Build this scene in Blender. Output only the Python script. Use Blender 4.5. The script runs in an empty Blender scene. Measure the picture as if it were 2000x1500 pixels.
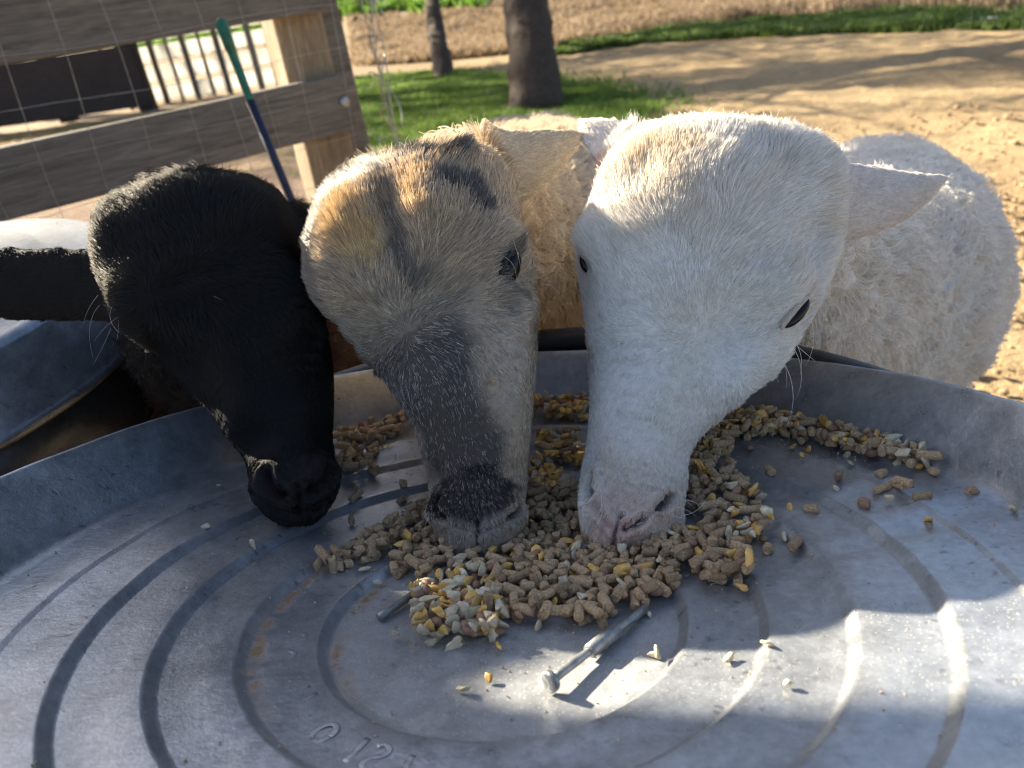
import bpy, bmesh, math, random
import numpy as np
from mathutils import Vector, Matrix
from mathutils.bvhtree import BVHTree

# ------------------------------------------------------------------ camera, sky, sun, exposure
sc = bpy.context.scene
RNG = np.random.default_rng(7); random.seed(7)
FPX = 1511.0; PITCH = math.radians(27.5); ROLL = math.radians(9.0); HC = 1.02
FW = np.array([0, math.cos(PITCH), -math.sin(PITCH)])
_r0 = np.array([1.0, 0, 0]); _u0 = np.cross(_r0, FW)
CX = math.cos(ROLL) * _r0 - math.sin(ROLL) * _u0
CY = math.sin(ROLL) * _r0 + math.cos(ROLL) * _u0
CAM = np.array([0, 0, HC])
cam_d = bpy.data.cameras.new('camera'); cam = bpy.data.objects.new('camera', cam_d)
sc.collection.objects.link(cam); sc.camera = cam
cam_d.sensor_width = 36; cam_d.lens = 36 * FPX / 2000; cam_d.clip_start = 0.01; cam_d.clip_end = 2000
cam.matrix_world = Matrix([[CX[0], CY[0], -FW[0], CAM[0]], [CX[1], CY[1], -FW[1], CAM[1]],
                           [CX[2], CY[2], -FW[2], CAM[2]], [0, 0, 0, 1]])
cam_d.dof.use_dof = True; cam_d.dof.focus_distance = 0.455; cam_d.dof.aperture_fstop = 10.0

SUN_AZ = math.radians(50); SUN_EL = math.radians(25)        # azimuth left of straight ahead
SUN = np.array([-math.sin(SUN_AZ) * math.cos(SUN_EL), math.cos(SUN_AZ) * math.cos(SUN_EL), math.sin(SUN_EL)])
world = bpy.data.worlds.new('World'); sc.world = world; world.use_nodes = True
wn = world.node_tree; wn.nodes.clear()
sky = wn.nodes.new('ShaderNodeTexSky'); sky.sky_type = 'NISHITA'; sky.sun_disc = False
sky.sun_elevation = SUN_EL; sky.sun_rotation = -SUN_AZ; sky.air_density = .85; sky.dust_density = 2.4; sky.ozone_density = 1.0
bg = wn.nodes.new('ShaderNodeBackground'); bg.inputs['Strength'].default_value = 0.056
wo = wn.nodes.new('ShaderNodeOutputWorld')
wn.links.new(sky.outputs[0], bg.inputs[0]); wn.links.new(bg.outputs[0], wo.inputs[0])
sl = bpy.data.lights.new('sun', 'SUN'); sl.energy = 5.0; sl.angle = math.radians(0.55); sl.color = (1.0, 0.88, 0.68)
so = bpy.data.objects.new('sun', sl); sc.collection.objects.link(so)
so.rotation_mode = 'QUATERNION'; so.rotation_quaternion = Vector(SUN).to_track_quat('Z', 'Y')
sc.view_settings.view_transform = 'Standard'; sc.view_settings.look = 'None'
sc.view_settings.exposure = 2.28; sc.view_settings.gamma = 1.0
sc.cycles.max_bounces = 10; sc.cycles.diffuse_bounces = 4; sc.cycles.glossy_bounces = 4
sc.cycles.transmission_bounces = 6; sc.cycles.sample_clamp_indirect = 4.0
sc.cycles.filter_width = 1.15
sc.cycles_curves.shape = 'RIBBONS'; sc.cycles_curves.subdivisions = 1

# ------------------------------------------------------------------ geometry helpers
def at(x, y, d):
    "the world point at depth d metres along the lens axis that this direction of view passes through"
    return CAM + (((x - 1000) / FPX) * CX - ((y - 750) / FPX) * CY + FW) * d
def hill(x, y):
    "height of the land: level yard, rising to low slopes beyond"
    return .10 * np.maximum(0, y - .45 * np.abs(x - 2) - 17) * 1.0 + .0 * x
def gpt(x, y, z=None):
    r = ((x - 1000) / FPX) * CX - ((y - 750) / FPX) * CY + FW; p = CAM
    for t in np.concatenate([np.arange(.5, 30, .02), np.arange(30, 300, .3)]):
        p = CAM + r * t
        if p[2] <= (hill(p[0], p[1]) if z is None else z): break
    return p
def unit(v):
    v = np.asarray(v, float); return v / (np.linalg.norm(v, axis=-1, keepdims=True) + 1e-12)
def _h(i, j, k, s):
    n = (i * 73856093) ^ (j * 19349663) ^ (k * 83492791) ^ (s * 2654435)
    n = (n ^ (n >> 13)) * 1274126177; n = n & 0x7fffffff
    n = (n ^ (n >> 16)) * 668265263; return (n & 0xffffff) / float(0xffffff)
def vnoise(p, scale, seed=0):
    q = np.asarray(p) * scale; f = np.floor(q); t = q - f; f = f.astype(np.int64); t = t * t * (3 - 2 * t)
    r = 0
    for a in (0, 1):
        for b in (0, 1):
            for c in (0, 1):
                w = (t[..., 0] if a else 1 - t[..., 0]) * (t[..., 1] if b else 1 - t[..., 1]) * (t[..., 2] if c else 1 - t[..., 2])
                r = r + w * _h(f[..., 0] + a, f[..., 1] + b, f[..., 2] + c, seed)
    return r
def fbm(p, scale, seed=0, o=3):
    return sum(vnoise(p, scale * 2 ** i, seed + i) * .5 ** i for i in range(o)) / sum(.5 ** i for i in range(o))
def sstep(a, b, x):
    t = np.clip((x - a) / (b - a), 0, 1); return t * t * (3 - 2 * t)

def link(name, data, parent=None, mat=None, label=None, cat=None, group=None, kind=None):
    o = bpy.data.objects.new(name, data); sc.collection.objects.link(o)
    if parent is not None:
        o.parent = parent; o.matrix_parent_inverse = parent.matrix_world.inverted()
    if mat is not None and data is not None: data.materials.append(mat)
    if label: o['label'] = label
    if cat: o['category'] = cat
    if group: o['group'] = group
    if kind: o['kind'] = kind
    return o
def empty(name, loc, label, cat, group=None):
    o = link(name, None, label=label, cat=cat, group=group); o.empty_display_size = .1
    o.location = Vector(loc); o.matrix_world = Matrix.Translation(Vector(loc)); return o
def mesh(name, v, f, smooth=True):
    m = bpy.data.meshes.new(name); m.from_pydata([tuple(map(float, a)) for a in v], [], [tuple(map(int, a)) for a in f])
    if smooth: m.polygons.foreach_set('use_smooth', [True] * len(m.polygons))
    m.update(); return m
class MB:
    def __init__(s): s.v = []; s.f = []
    def add(s, v, f):
        n = len(s.v); s.v += [tuple(map(float, a)) for a in v]; s.f += [tuple(int(i) + n for i in a) for a in f]; return s
    def box(s, c, ax, ay, az, h, jit=0, nseg=1):
        "box at centre c with axes and half sizes h, cut into nseg lengths along ax"
        c = np.array(c, float); ax, ay, az = unit(ax), unit(ay), unit(az)
        vs = []; fs = []
        for i in range(nseg + 1):
            t = -1 + 2 * i / nseg
            for (b, d) in ((-1, -1), (1, -1), (1, 1), (-1, 1)):
                j = RNG.uniform(-jit, jit, 3) if jit else 0
                vs.append(c + ax * h[0] * t + ay * h[1] * b + az * h[2] * d + j)
        for i in range(nseg):
            for k in range(4):
                a = i * 4 + k; b = i * 4 + (k + 1) % 4; fs.append((a, b, b + 4, a + 4))
        fs.append((3, 2, 1, 0)); n = nseg * 4; fs.append((n, n + 1, n + 2, n + 3))
        return s.add(vs, fs)
    def tube(s, pts, r, n=8, cap=True):
        v, f = tube(pts, r, n, cap); return s.add(v, f)
    def obj(s, name, mat, parent=None, smooth=True, bevel=0, **k):
        o = link(name, mesh(name, s.v, s.f, smooth), parent, mat, **k)
        if bevel:
            b = o.modifiers.new('b', 'BEVEL'); b.width = bevel; b.segments = 2; b.limit_method = 'ANGLE'
            b.angle_limit = math.radians(40)
            if smooth: pass
        return o
def tube(pts, r, n=8, cap=True):
    pts = np.array(pts, float); r = np.broadcast_to(np.array(r, float), (len(pts),))
    T = unit(np.gradient(pts, axis=0)); ref = np.array([0, 0, 1.0])
    if abs(T[0] @ ref) > .9: ref = np.array([1.0, 0, 0])
    v = []; f = []; u = unit(np.cross(T[0], ref))
    for i, p in enumerate(pts):
        u = unit(u - T[i] * (u @ T[i])); w = np.cross(T[i], u)
        for k in range(n):
            a = 2 * math.pi * k / n; v.append(p + r[i] * (math.cos(a) * u + math.sin(a) * w))
    for i in range(len(pts) - 1):
        for k in range(n):
            a = i * n + k; b = i * n + (k + 1) % n; f.append((a, b, b + n, a + n))
    if cap:
        f.append(tuple(range(n - 1, -1, -1))); m = (len(pts) - 1) * n; f.append(tuple(range(m, m + n)))
    return v, f
def crom(P, k):
    "Catmull-Rom resampling of rows"
    P = np.array(P, float); Q = np.vstack([2 * P[0] - P[1], P, 2 * P[-1] - P[-2]]); out = []
    for i in range(1, len(Q) - 2):
        for j in range(k):
            t = j / k; a, b, c, d = Q[i - 1], Q[i], Q[i + 1], Q[i + 2]
            out.append(.5 * (2 * b + (c - a) * t + (2 * a - 5 * b + 4 * c - d) * t * t + (3 * b - a - 3 * c + d) * t ** 3))
    out.append(P[-1]); return np.array(out)
def sphere(c, ax, ay, az, r, n=14):
    v = []; f = []
    for i in range(n + 1):
        th = math.pi * i / n
        for k in range(2 * n):
            ph = math.pi * k / n
            v.append(np.array(c) + ax * r[0] * math.sin(th) * math.cos(ph) + ay * r[1] * math.sin(th) * math.sin(ph) + az * r[2] * math.cos(th))
    for i in range(n):
        for k in range(2 * n):
            a = i * 2 * n + k; b = i * 2 * n + (k + 1) % (2 * n); f.append((a, a + 2 * n, b + 2 * n, b))
    return v, f

# ------------------------------------------------------------------ material helpers
def mat(name):
    m = bpy.data.materials.new(name); m.use_nodes = True; nt = m.node_tree; b = nt.nodes['Principled BSDF']
    return m, nt, b
def N(nt, t, **k):
    n = nt.nodes.new(t)
    for a, v in k.items():
        if a in n.inputs: n.inputs[a].default_value = v
        else: setattr(n, a, v)
    return n
def ramp(nt, fac, stops, interp='LINEAR'):
    r = nt.nodes.new('ShaderNodeValToRGB'); r.color_ramp.interpolation = interp; e = r.color_ramp.elements
    while len(e) < len(stops): e.new(.5)
    for i, (p, c) in enumerate(stops):
        e[i].position = p; e[i].color = (*c, 1) if len(c) == 3 else c
    nt.links.new(fac, r.inputs[0]); return r
def g3(x): return (x, x, x)
def noise(nt, vec, scale, detail=4, rough=.55, dist=0):
    n = nt.nodes.new('ShaderNodeTexNoise'); n.inputs['Scale'].default_value = scale
    n.inputs['Detail'].default_value = detail; n.inputs['Roughness'].default_value = rough
    n.inputs['Distortion'].default_value = dist
    if vec is not None: nt.links.new(vec, n.inputs['Vector'])
    return n
def mix(nt, fac, a, b, mode='MIX'):
    m = nt.nodes.new('ShaderNodeMix'); m.data_type = 'RGBA'; m.blend_type = mode
    for s, v in ((0, fac), (6, a), (7, b)):
        if isinstance(v, (int, float)): m.inputs[s].default_value = v
        elif isinstance(v, tuple): m.inputs[s].default_value = (*v, 1)
        else: nt.links.new(v, m.inputs[s])
    return m.outputs[2]
def bump(nt, b, h, strength=.3, dist=.01, prev=None):
    n = nt.nodes.new('ShaderNodeBump'); n.inputs['Strength'].default_value = strength; n.inputs['Distance'].default_value = dist
    nt.links.new(h, n.inputs['Height'])
    if prev is not None: nt.links.new(prev.outputs[0], n.inputs['Normal'])
    nt.links.new(n.outputs[0], b.inputs['Normal']); return n
def mth(nt, op, a, b=None, clamp=False):
    m = nt.nodes.new('ShaderNodeMath'); m.operation = op; m.use_clamp = clamp
    for i, v in enumerate((a, b)):
        if v is None: continue
        if isinstance(v, (int, float)): m.inputs[i].default_value = v
        else: nt.links.new(v, m.inputs[i])
    return m.outputs[0]

def simple(name, col, rough=.8, var=.25, scale=30, bumpd=.002, metal=0.0, spec=.4, obj_space=True, det=4):
    m, nt, b = mat(name); tc = N(nt, 'ShaderNodeTexCoord'); v = tc.outputs['Object']
    n = noise(nt, v, scale, det); c = np.array(col)
    r = ramp(nt, n.outputs['Fac'], [(.3, tuple(c * (1 - var))), (.7, tuple(np.minimum(1, c * (1 + var))))])
    nt.links.new(r.outputs[0], b.inputs['Base Color']); b.inputs['Roughness'].default_value = rough
    b.inputs['Metallic'].default_value = metal; b.inputs['Specular IOR Level'].default_value = spec
    n2 = noise(nt, v, scale * 3, 3); bump(nt, b, n2.outputs['Fac'], .5, bumpd)
    return m
#MARK_MATERIALS
def galvanized(name, base=.42, tray=False):
    m, nt, b = mat(name); tc = N(nt, 'ShaderNodeTexCoord'); v = tc.outputs['Object']
    big = noise(nt, v, 9, 5, .6); spang = nt.nodes.new('ShaderNodeTexVoronoi'); spang.inputs['Scale'].default_value = 260
    nt.links.new(v, spang.inputs['Vector'])
    fine = noise(nt, v, 420, 3, .7); med = noise(nt, v, 60, 6, .7)
    c1 = ramp(nt, big.outputs['Fac'], [(.3, (base * .80, base * .85, base * .92)), (.7, (base * 1.06, base * 1.12, base * 1.20))])
    c2 = ramp(nt, med.outputs['Fac'], [(.30, g3(.72)), (.64, g3(1.10))])
    mot = ramp(nt, noise(nt, v, 190, 4, .75).outputs['Fac'], [(.32, g3(.80)), (.62, g3(1.10))]); col = mix(nt, .7, c1.outputs[0], mot.outputs[0], 'MULTIPLY')
    col = mix(nt, .75, col, c2.outputs[0], 'MULTIPLY')
    bw = N(nt, 'ShaderNodeRGBToBW'); nt.links.new(spang.outputs['Color'], bw.inputs[0])
    c3 = ramp(nt, bw.outputs[0], [(0, g3(.86)), (1, g3(1.1))]); col = mix(nt, .6, col, c3.outputs[0], 'MULTIPLY')
    # dark pits and pale dust specks
    vo = nt.nodes.new('ShaderNodeTexVoronoi'); vo.inputs['Scale'].default_value = 110; vo.inputs['Randomness'].default_value = 1
    wv = noise(nt, v, 45, 3, .6); wvm = mix(nt, .02, v, wv.outputs['Color'], 'ADD'); nt.links.new(wvm, vo.inputs['Vector'])
    pit = ramp(nt, vo.outputs['Distance'], [(.10, g3(1)), (.24, g3(0))]); pm = noise(nt, v, 14, 3, .5)
    pmr = ramp(nt, pm.outputs['Fac'], [(.54, g3(0)), (.64, g3(1))]); pf = mth(nt, 'MULTIPLY', pit.outputs[0], pmr.outputs[0])
    col = mix(nt, mth(nt, 'MULTIPLY', pf, .5), col, (.10, .105, .12))
    vd = nt.nodes.new('ShaderNodeTexVoronoi'); vd.inputs['Scale'].default_value = 520; nt.links.new(v, vd.inputs['Vector'])
    dust = ramp(nt, vd.outputs['Distance'], [(.12, g3(1)), (.26, g3(0))]); dm = noise(nt, v, 7, 4, .6)
    dmr = ramp(nt, dm.outputs['Fac'], [(.45, g3(0)), (.62, g3(1))]); df = mth(nt, 'MULTIPLY', dust.outputs[0], dmr.outputs[0])
    metal = 0.68
    rough = ramp(nt, med.outputs['Fac'], [(.3, g3(.26)), (.7, g3(.40))]).outputs[0]
    if tray:
        sx = N(nt, 'ShaderNodeSeparateXYZ'); nt.links.new(v, sx.inputs[0])
        rr = mth(nt, 'SQRT', mth(nt, 'ADD', mth(nt, 'MULTIPLY', sx.outputs[0], sx.outputs[0]), mth(nt, 'MULTIPLY', sx.outputs[1], sx.outputs[1])))
        # floor of the middle is dull with caked feed dust
        cen = ramp(nt, rr, [(.080, g3(1)), (.0865, g3(0))])
        cen2 = mth(nt, 'MULTIPLY', cen.outputs[0], ramp(nt, med.outputs['Fac'], [(.25, g3(.45)), (.6, g3(.9))]).outputs[0])
        dfa = mth(nt, 'ADD', mth(nt, 'MULTIPLY', df, .6), mth(nt, 'MULTIPLY', mth(nt, 'MULTIPLY', dust.outputs[0], cen.outputs[0]), .55), True)
        col = mix(nt, mth(nt, 'MULTIPLY', cen2, .45), col, (.30, .30, .29)); col = mix(nt, dfa, col, (.55, .52, .42))
        # rust and mud lying in the second and first steps on the left side
        def band(r0, w, a0, aw):
            bd = mth(nt, 'SUBTRACT', 1.0, mth(nt, 'DIVIDE', mth(nt, 'ABSOLUTE', mth(nt, 'SUBTRACT', rr, r0)), w), True)
            an = mth(nt, 'ARCTAN2', sx.outputs[1], sx.outputs[0])
            ab = mth(nt, 'SUBTRACT', 1.0, mth(nt, 'DIVIDE', mth(nt, 'ABSOLUTE', mth(nt, 'SUBTRACT', mth(nt, 'ABSOLUTE', an), a0)), aw), True)
            nz = ramp(nt, noise(nt, v, 120, 5, .75).outputs['Fac'], [(.40, g3(0)), (.55, g3(1))])
            return mth(nt, 'MULTIPLY', mth(nt, 'MULTIPLY', bd, nz.outputs[0]), ab)
        ru = mth(nt, 'ADD', band(.1165, .006, 2.95, .62), mth(nt, 'MULTIPLY', band(.080, .006, 2.8, .5), .9), True)
        col = mix(nt, mth(nt, 'MULTIPLY', ru, 1.6, True), col, (.23, .145, .075))
        mt = mth(nt, 'SUBTRACT', metal, mth(nt, 'ADD', mth(nt, 'MULTIPLY', cen2, .35), mth(nt, 'ADD', mth(nt, 'MULTIPLY', dfa, .6), ru)), True)
        nt.links.new(mt, b.inputs['Metallic'])
        rough = mth(nt, 'ADD', rough, mth(nt, 'ADD', mth(nt, 'MULTIPLY', cen2, .12), mth(nt, 'MULTIPLY', ru, .4)), True)
    else:
        col = mix(nt, mth(nt, 'MULTIPLY', df, .4), col, (.55, .52, .42)); b.inputs['Metallic'].default_value = metal
    nt.links.new(col, b.inputs['Base Color']); nt.links.new(rough, b.inputs['Roughness'])
    bp = bump(nt, b, fine.outputs['Fac'], .35, .0006); bp2 = bump(nt, b, med.outputs['Fac'], .25, .0009, bp)
    bump(nt, b, mth(nt, 'MULTIPLY', pf, -1.0), .25, .0005, bp2)
    return m
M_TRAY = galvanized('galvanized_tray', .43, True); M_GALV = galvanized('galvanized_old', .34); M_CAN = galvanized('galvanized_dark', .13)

def wood(name, c0, c1, rough=.85, along=(1, 12, 12), sc_=6):
    m, nt, b = mat(name); tc = N(nt, 'ShaderNodeTexCoord'); mp = N(nt, 'ShaderNodeMapping'); mp.inputs['Scale'].default_value = along
    nt.links.new(tc.outputs['Generated'] if False else tc.outputs['Object'], mp.inputs[0]); v = mp.outputs[0]
    n = noise(nt, v, sc_, 8, .65, 1.2); n2 = noise(nt, v, sc_ * 4, 5, .7); n3 = noise(nt, tc.outputs['Object'], 3, 3)
    r = ramp(nt, n.outputs['Fac'], [(.28, c0), (.5, tuple((np.array(c0) + c1) / 2)), (.72, c1)])
    c = mix(nt, .6, r.outputs[0], ramp(nt, n2.outputs['Fac'], [(.3, g3(.6)), (.65, g3(1.15))]).outputs[0], 'MULTIPLY')
    c = mix(nt, .5, c, ramp(nt, n3.outputs['Fac'], [(.3, g3(.7)), (.7, g3(1.1))]).outputs[0], 'MULTIPLY')
    nt.links.new(c, b.inputs['Base Color']); b.inputs['Roughness'].default_value = rough; b.inputs['Specular IOR Level'].default_value = .25
    bump(nt, b, n2.outputs['Fac'], .6, .004); return m
M_BOARD = wood('weathered_grey_wood', (.095, .083, .070), (.26, .23, .19))
M_POST = wood('post_wood', (.17, .125, .08), (.38, .29, .185), along=(10, 10, 1))
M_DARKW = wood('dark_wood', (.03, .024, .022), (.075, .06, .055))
M_PALE = wood('pale_pallet_wood', (.55, .53, .49), (.85, .82, .78))
M_BARK = wood('bark', (.028, .020, .014), (.12, .085, .06), along=(9, 9, 1.5), sc_=5)
M_WIRE = simple('wire', (.35, .35, .34), .4, .2, 60, .0002, .8)
M_BLACKRUB = simple('black_rubber', (.02, .02, .022), .38, .3, 40, .0008, 0, .5)
M_ROD1 = simple('green_rod', (.015, .12, .07), .45, .3, 60, .0004); M_ROD2 = simple('navy_rod', (.012, .018, .045), .5, .3, 60, .0004)
M_RODM = simple('bolt_zinc', (.30, .31, .31), .42, .3, 180, .0006, .7)
M_EYE, _nt, _b = mat('eye'); _b.inputs['Base Color'].default_value = (.006, .004, .003, 1); _b.inputs['Roughness'].default_value = .16; _b.inputs['Specular IOR Level'].default_value = .3
M_NOS = simple('nostril_dark', (.10, .05, .042), .6, .3, 200, .0003)
M_NOSB = simple('nostril_black', (.004, .004, .005), .5, .3, 200, .0003)
M_LIDW = simple('eyelid_pale', (.42, .34, .29), .6, .2, 200, .0003); M_LIDB = simple('eyelid_black', (.008, .007, .007), .5, .2, 200, .0003)

def skin_mat():
    m, nt, b = mat('hide'); a = N(nt, 'ShaderNodeAttribute'); a.attribute_name = 'hide_color'
    tc = N(nt, 'ShaderNodeTexCoord'); n = noise(nt, tc.outputs['Object'], 250, 4, .7)
    c = mix(nt, .6, a.outputs['Color'], ramp(nt, n.outputs['Fac'], [(.3, g3(.6)), (.7, g3(1.15))]).outputs[0], 'MULTIPLY')
    nt.links.new(c, b.inputs['Base Color']); b.inputs['Roughness'].default_value = .75; b.inputs['Specular IOR Level'].default_value = .25
    b.inputs['Subsurface Weight'].default_value = 0
    bump(nt, b, n.outputs['Fac'], .6, .0012); return m
M_HIDE = skin_mat()
def fur_mat(name, gloss_r, gloss, diffuse_tr=.35):
    m = bpy.data.materials.new(name); m.use_nodes = True; nt = m.node_tree; nt.nodes.clear(); out = N(nt, 'ShaderNodeOutputMaterial')
    a = N(nt, 'ShaderNodeAttribute'); a.attribute_name = 'fur_color'
    d = N(nt, 'ShaderNodeBsdfDiffuse'); t = N(nt, 'ShaderNodeBsdfTranslucent'); nt.links.new(a.outputs['Color'], d.inputs[0]); nt.links.new(a.outputs['Color'], t.inputs[0])
    ms = N(nt, 'ShaderNodeMixShader'); ms.inputs[0].default_value = diffuse_tr; nt.links.new(d.outputs[0], ms.inputs[1]); nt.links.new(t.outputs[0], ms.inputs[2])
    h = N(nt, 'ShaderNodeBsdfHair'); h.component = 'Reflection'; h.inputs['RoughnessU'].default_value = gloss_r; h.inputs['RoughnessV'].default_value = .9
    h.inputs['Color'].default_value = (1, .97, .92, 1); h.inputs['Offset'].default_value = math.radians(-3)
    m2 = N(nt, 'ShaderNodeMixShader'); m2.inputs[0].default_value = gloss; nt.links.new(ms.outputs[0], m2.inputs[1]); nt.links.new(h.outputs[0], m2.inputs[2])
    nt.links.new(m2.outputs[0], out.inputs[0]); return m
M_FURW = fur_mat('fur_white', .35, .10); M_FURT = fur_mat('fur_tan', .32, .12); M_FURB = fur_mat('fur_black', .14, .034, .05)
M_WOOLM = fur_mat('wool', .5, .05)

#MARK_GROUND
# ------------------------------------------------------------------ ground and what grows on it
def ground():
    n = 430; u = np.linspace(-1, 1, n); ax = np.sign(u) * (np.abs(u) ** 3.2 * 400 + np.abs(u) * 9.0)
    X, Y = np.meshgrid(ax + .8, ax + 3.0, indexing='xy'); P = np.stack([X, Y, 0 * X], -1)
    d = np.hypot(X - .8, Y - 3); near = 1 - sstep(6, 14, d)
    Z = (fbm(P, 1.3, 3, 3) - .5) * .05 + (fbm(P, 7, 9, 3) - .5) * .06 * near * sstep(.6, 1.6, X + Y * .1)
    Z += hill(X, Y)
    v = np.stack([X, Y, Z - .01], -1).reshape(-1, 3); i = np.arange(n * n).reshape(n, n)
    f = np.stack([i[:-1, :-1], i[:-1, 1:], i[1:, 1:], i[1:, :-1]], -1).reshape(-1, 4)
    m, nt, b = mat('dirt'); geo = N(nt, 'ShaderNodeNewGeometry'); p = geo.outputs['Position']
    n1 = noise(nt, p, .6, 5, .6); n2 = noise(nt, p, 9, 6, .7); n3 = noise(nt, p, 45, 5, .75)
    c = ramp(nt, n1.outputs['Fac'], [(.3, (.34, .24, .13)), (.7, (.50, .37, .21))]).outputs[0]
    c = mix(nt, .7, c, ramp(nt, n2.outputs['Fac'], [(.3, g3(.6)), (.7, g3(1.2))]).outputs[0], 'MULTIPLY')
    c = mix(nt, .6, c, ramp(nt, n3.outputs['Fac'], [(.3, g3(.55)), (.7, g3(1.2))]).outputs[0], 'MULTIPLY')
    sx = N(nt, 'ShaderNodeSeparateXYZ'); nt.links.new(p, sx.inputs[0])
    # pen floor left of the fence: reddish mulch and dung
    side = mth(nt, 'ADD', mth(nt, 'MULTIPLY', sx.outputs[0], -1.0), mth(nt, 'MULTIPLY', noise(nt, p, 1.5, 3).outputs['Fac'], .8))
    sm = ramp(nt, side, [(.25, g3(0)), (.6, g3(1))]); near_y = ramp(nt, mth(nt, 'DIVIDE', sx.outputs[1], 20.0), [(.28, g3(1)), (.40, g3(0))])
    c = mix(nt, mth(nt, 'MULTIPLY', mth(nt, 'MULTIPLY', sm.outputs[0], near_y.outputs[0]), .85), c,
            mix(nt, n2.outputs['Fac'], (.075, .045, .035), (.21, .14, .105)))
    # dry field beyond
    far = ramp(nt, mth(nt, 'DIVIDE', mth(nt, 'ADD', mth(nt, 'SUBTRACT', sx.outputs[1], mth(nt, 'MULTIPLY', sx.outputs[0], .55)), mth(nt, 'MULTIPLY', n1.outputs['Fac'], 2)), 40.0), [(.30, g3(0)), (.36, g3(1))])
    c = mix(nt, mth(nt, 'MULTIPLY', far.outputs[0], .8), c, mix(nt, n2.outputs['Fac'], (.16, .115, .075), (.34, .26, .17)))
    nt.links.new(c, b.inputs['Base Color']); b.inputs['Roughness'].default_value = .95; b.inputs['Specular IOR Level'].default_value = .15
    bp = bump(nt, b, n2.outputs['Fac'], .8, .05); bump(nt, b, n3.outputs['Fac'], .8, .015, bp)
    link('ground', mesh('ground', v, f), mat=m, kind='structure')
ground()
def grass(name, poly, count, hgt, wid, c0, c1, label, lean=.5, cat=None, thin=.36, feather=0.0):
    "blades scattered over a ground polygon, one object"
    poly = np.array([p[:2] for p in poly]); lo, hi = poly.min(0), poly.max(0); pts = []
    while sum(map(len, pts)) < count:
        q = RNG.uniform(lo, hi, (count * 2, 2)); ins = np.zeros(len(q), bool); j = len(poly) - 1
        for i in range(len(poly)):
            a, b_ = poly[i], poly[j]; cnd = ((a[1] > q[:, 1]) != (b_[1] > q[:, 1])) & (q[:, 0] < (b_[0] - a[0]) * (q[:, 1] - a[1]) / (b_[1] - a[1] + 1e-12) + a[0]); ins ^= cnd; j = i
        q = q[ins]; nz = vnoise(np.c_[q, q[:, 0] * 0], 1.6, 5); q = q[nz + RNG.uniform(-.25, .25, len(q)) > thin]; pts.append(q)
        if not len(q): break
    q = np.concatenate(pts)[:count]; n = len(q); q = q + RNG.normal(0, 1, q.shape) * feather * RNG.random((n, 1)) ** 2; h = hgt * RNG.uniform(.5, 1.3, n) * (.6 + .8 * vnoise(np.c_[q, q[:, 0] * 0], 3, 2)); a = RNG.uniform(0, 6.283, n)
    d = np.c_[np.cos(a), np.sin(a), 0 * a]; l = RNG.normal(0, lean, (n, 2)) * h[:, None]; base = np.c_[q, hill(q[:, 0], q[:, 1]) - .01]
    mid = base + np.c_[l * .3, h * .6]; tip = base + np.c_[l, h]
    v = np.stack([base - d * wid, base + d * wid, mid + d * wid * .8, mid - d * wid * .8, tip], 1).reshape(-1, 3); k = np.arange(n) * 5
    f = [(i, i + 1, i + 2, i + 3) for i in k] + [(i + 3, i + 2, i + 4) for i in k]
    m, nt, b = mat(name); geo = N(nt, 'ShaderNodeNewGeometry')
    n1 = noise(nt, geo.outputs['Position'], 3, 4); r = ramp(nt, n1.outputs['Fac'], [(.3, c0), (.7, c1)])
    c = mix(nt, .5, r.outputs[0], ramp(nt, geo.outputs['Random Per Island'], [(0, g3(.5)), (1, g3(1.3))]).outputs[0], 'MULTIPLY')
    nt.links.new(c, b.inputs['Base Color']); b.inputs['Roughness'].default_value = .6
    t = N(nt, 'ShaderNodeBsdfTranslucent'); nt.links.new(c, t.inputs[0]); ms = N(nt, 'ShaderNodeMixShader'); ms.inputs[0].default_value = .45
    nt.links.new(b.outputs[0], ms.inputs[1]); nt.links.new(t.outputs[0], ms.inputs[2]); nt.links.new(ms.outputs[0], nt.nodes['Material Output'].inputs[0])
    return link(name, mesh(name, v, f, False), mat=m, kind='stuff', label=label, cat=cat or 'grass')
GR0, GR1 = (.06, .13, .015), (.14, .25, .03)
grass('lawn_grass', [gpt(700, 152), gpt(880, 143), gpt(1090, 158), gpt(1190, 178), gpt(1290, 205), gpt(1200, 250), gpt(1080, 290), gpt(700, 310), gpt(640, 230)],
      90000, .055, .0065, (.085, .155, .02), (.19, .29, .05), 'bright green short grass around the foot of the trees', thin=.16, feather=.3)
grass('verge_grass', [gpt(1060, 112), gpt(1250, 84), gpt(1450, 74), gpt(1700, 64), gpt(2060, 55), gpt(2060, 22), gpt(1800, 30), gpt(1500, 42), gpt(1300, 62), gpt(1100, 96)],
      30000, .09, .014, (.08, .14, .025), (.17, .24, .06), 'green grass verge along the far edge of the dirt yard')
grass('far_meadow_grass', [gpt(600, 36), gpt(950, 22), gpt(960, -30), gpt(600, -30)], 22000, .30, .05, (.08, .17, .02), (.16, .28, .04), 'pale green meadow grass far behind the thin tree')
grass('dry_weeds', [gpt(690, 132), gpt(980, 108), gpt(1240, 70), gpt(1500, 34), gpt(2080, 14), gpt(2080, -90), gpt(1000, -40), gpt(960, 20), gpt(680, 40)],
      90000, .15, .012, (.17, .12, .075), (.36, .27, .17), 'dry brown weeds standing in the field beyond the yard')
grass('pen_straw', [gpt(-60, 290), gpt(60, 262), gpt(300, 222), gpt(560, 170), gpt(560, 210), gpt(300, 260), gpt(-60, 330)], 20000, .05, .008, (.42, .31, .14), (.62, .48, .26),
      'golden straw lying in the sun on the pen floor', lean=2.5, cat='straw')
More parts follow.
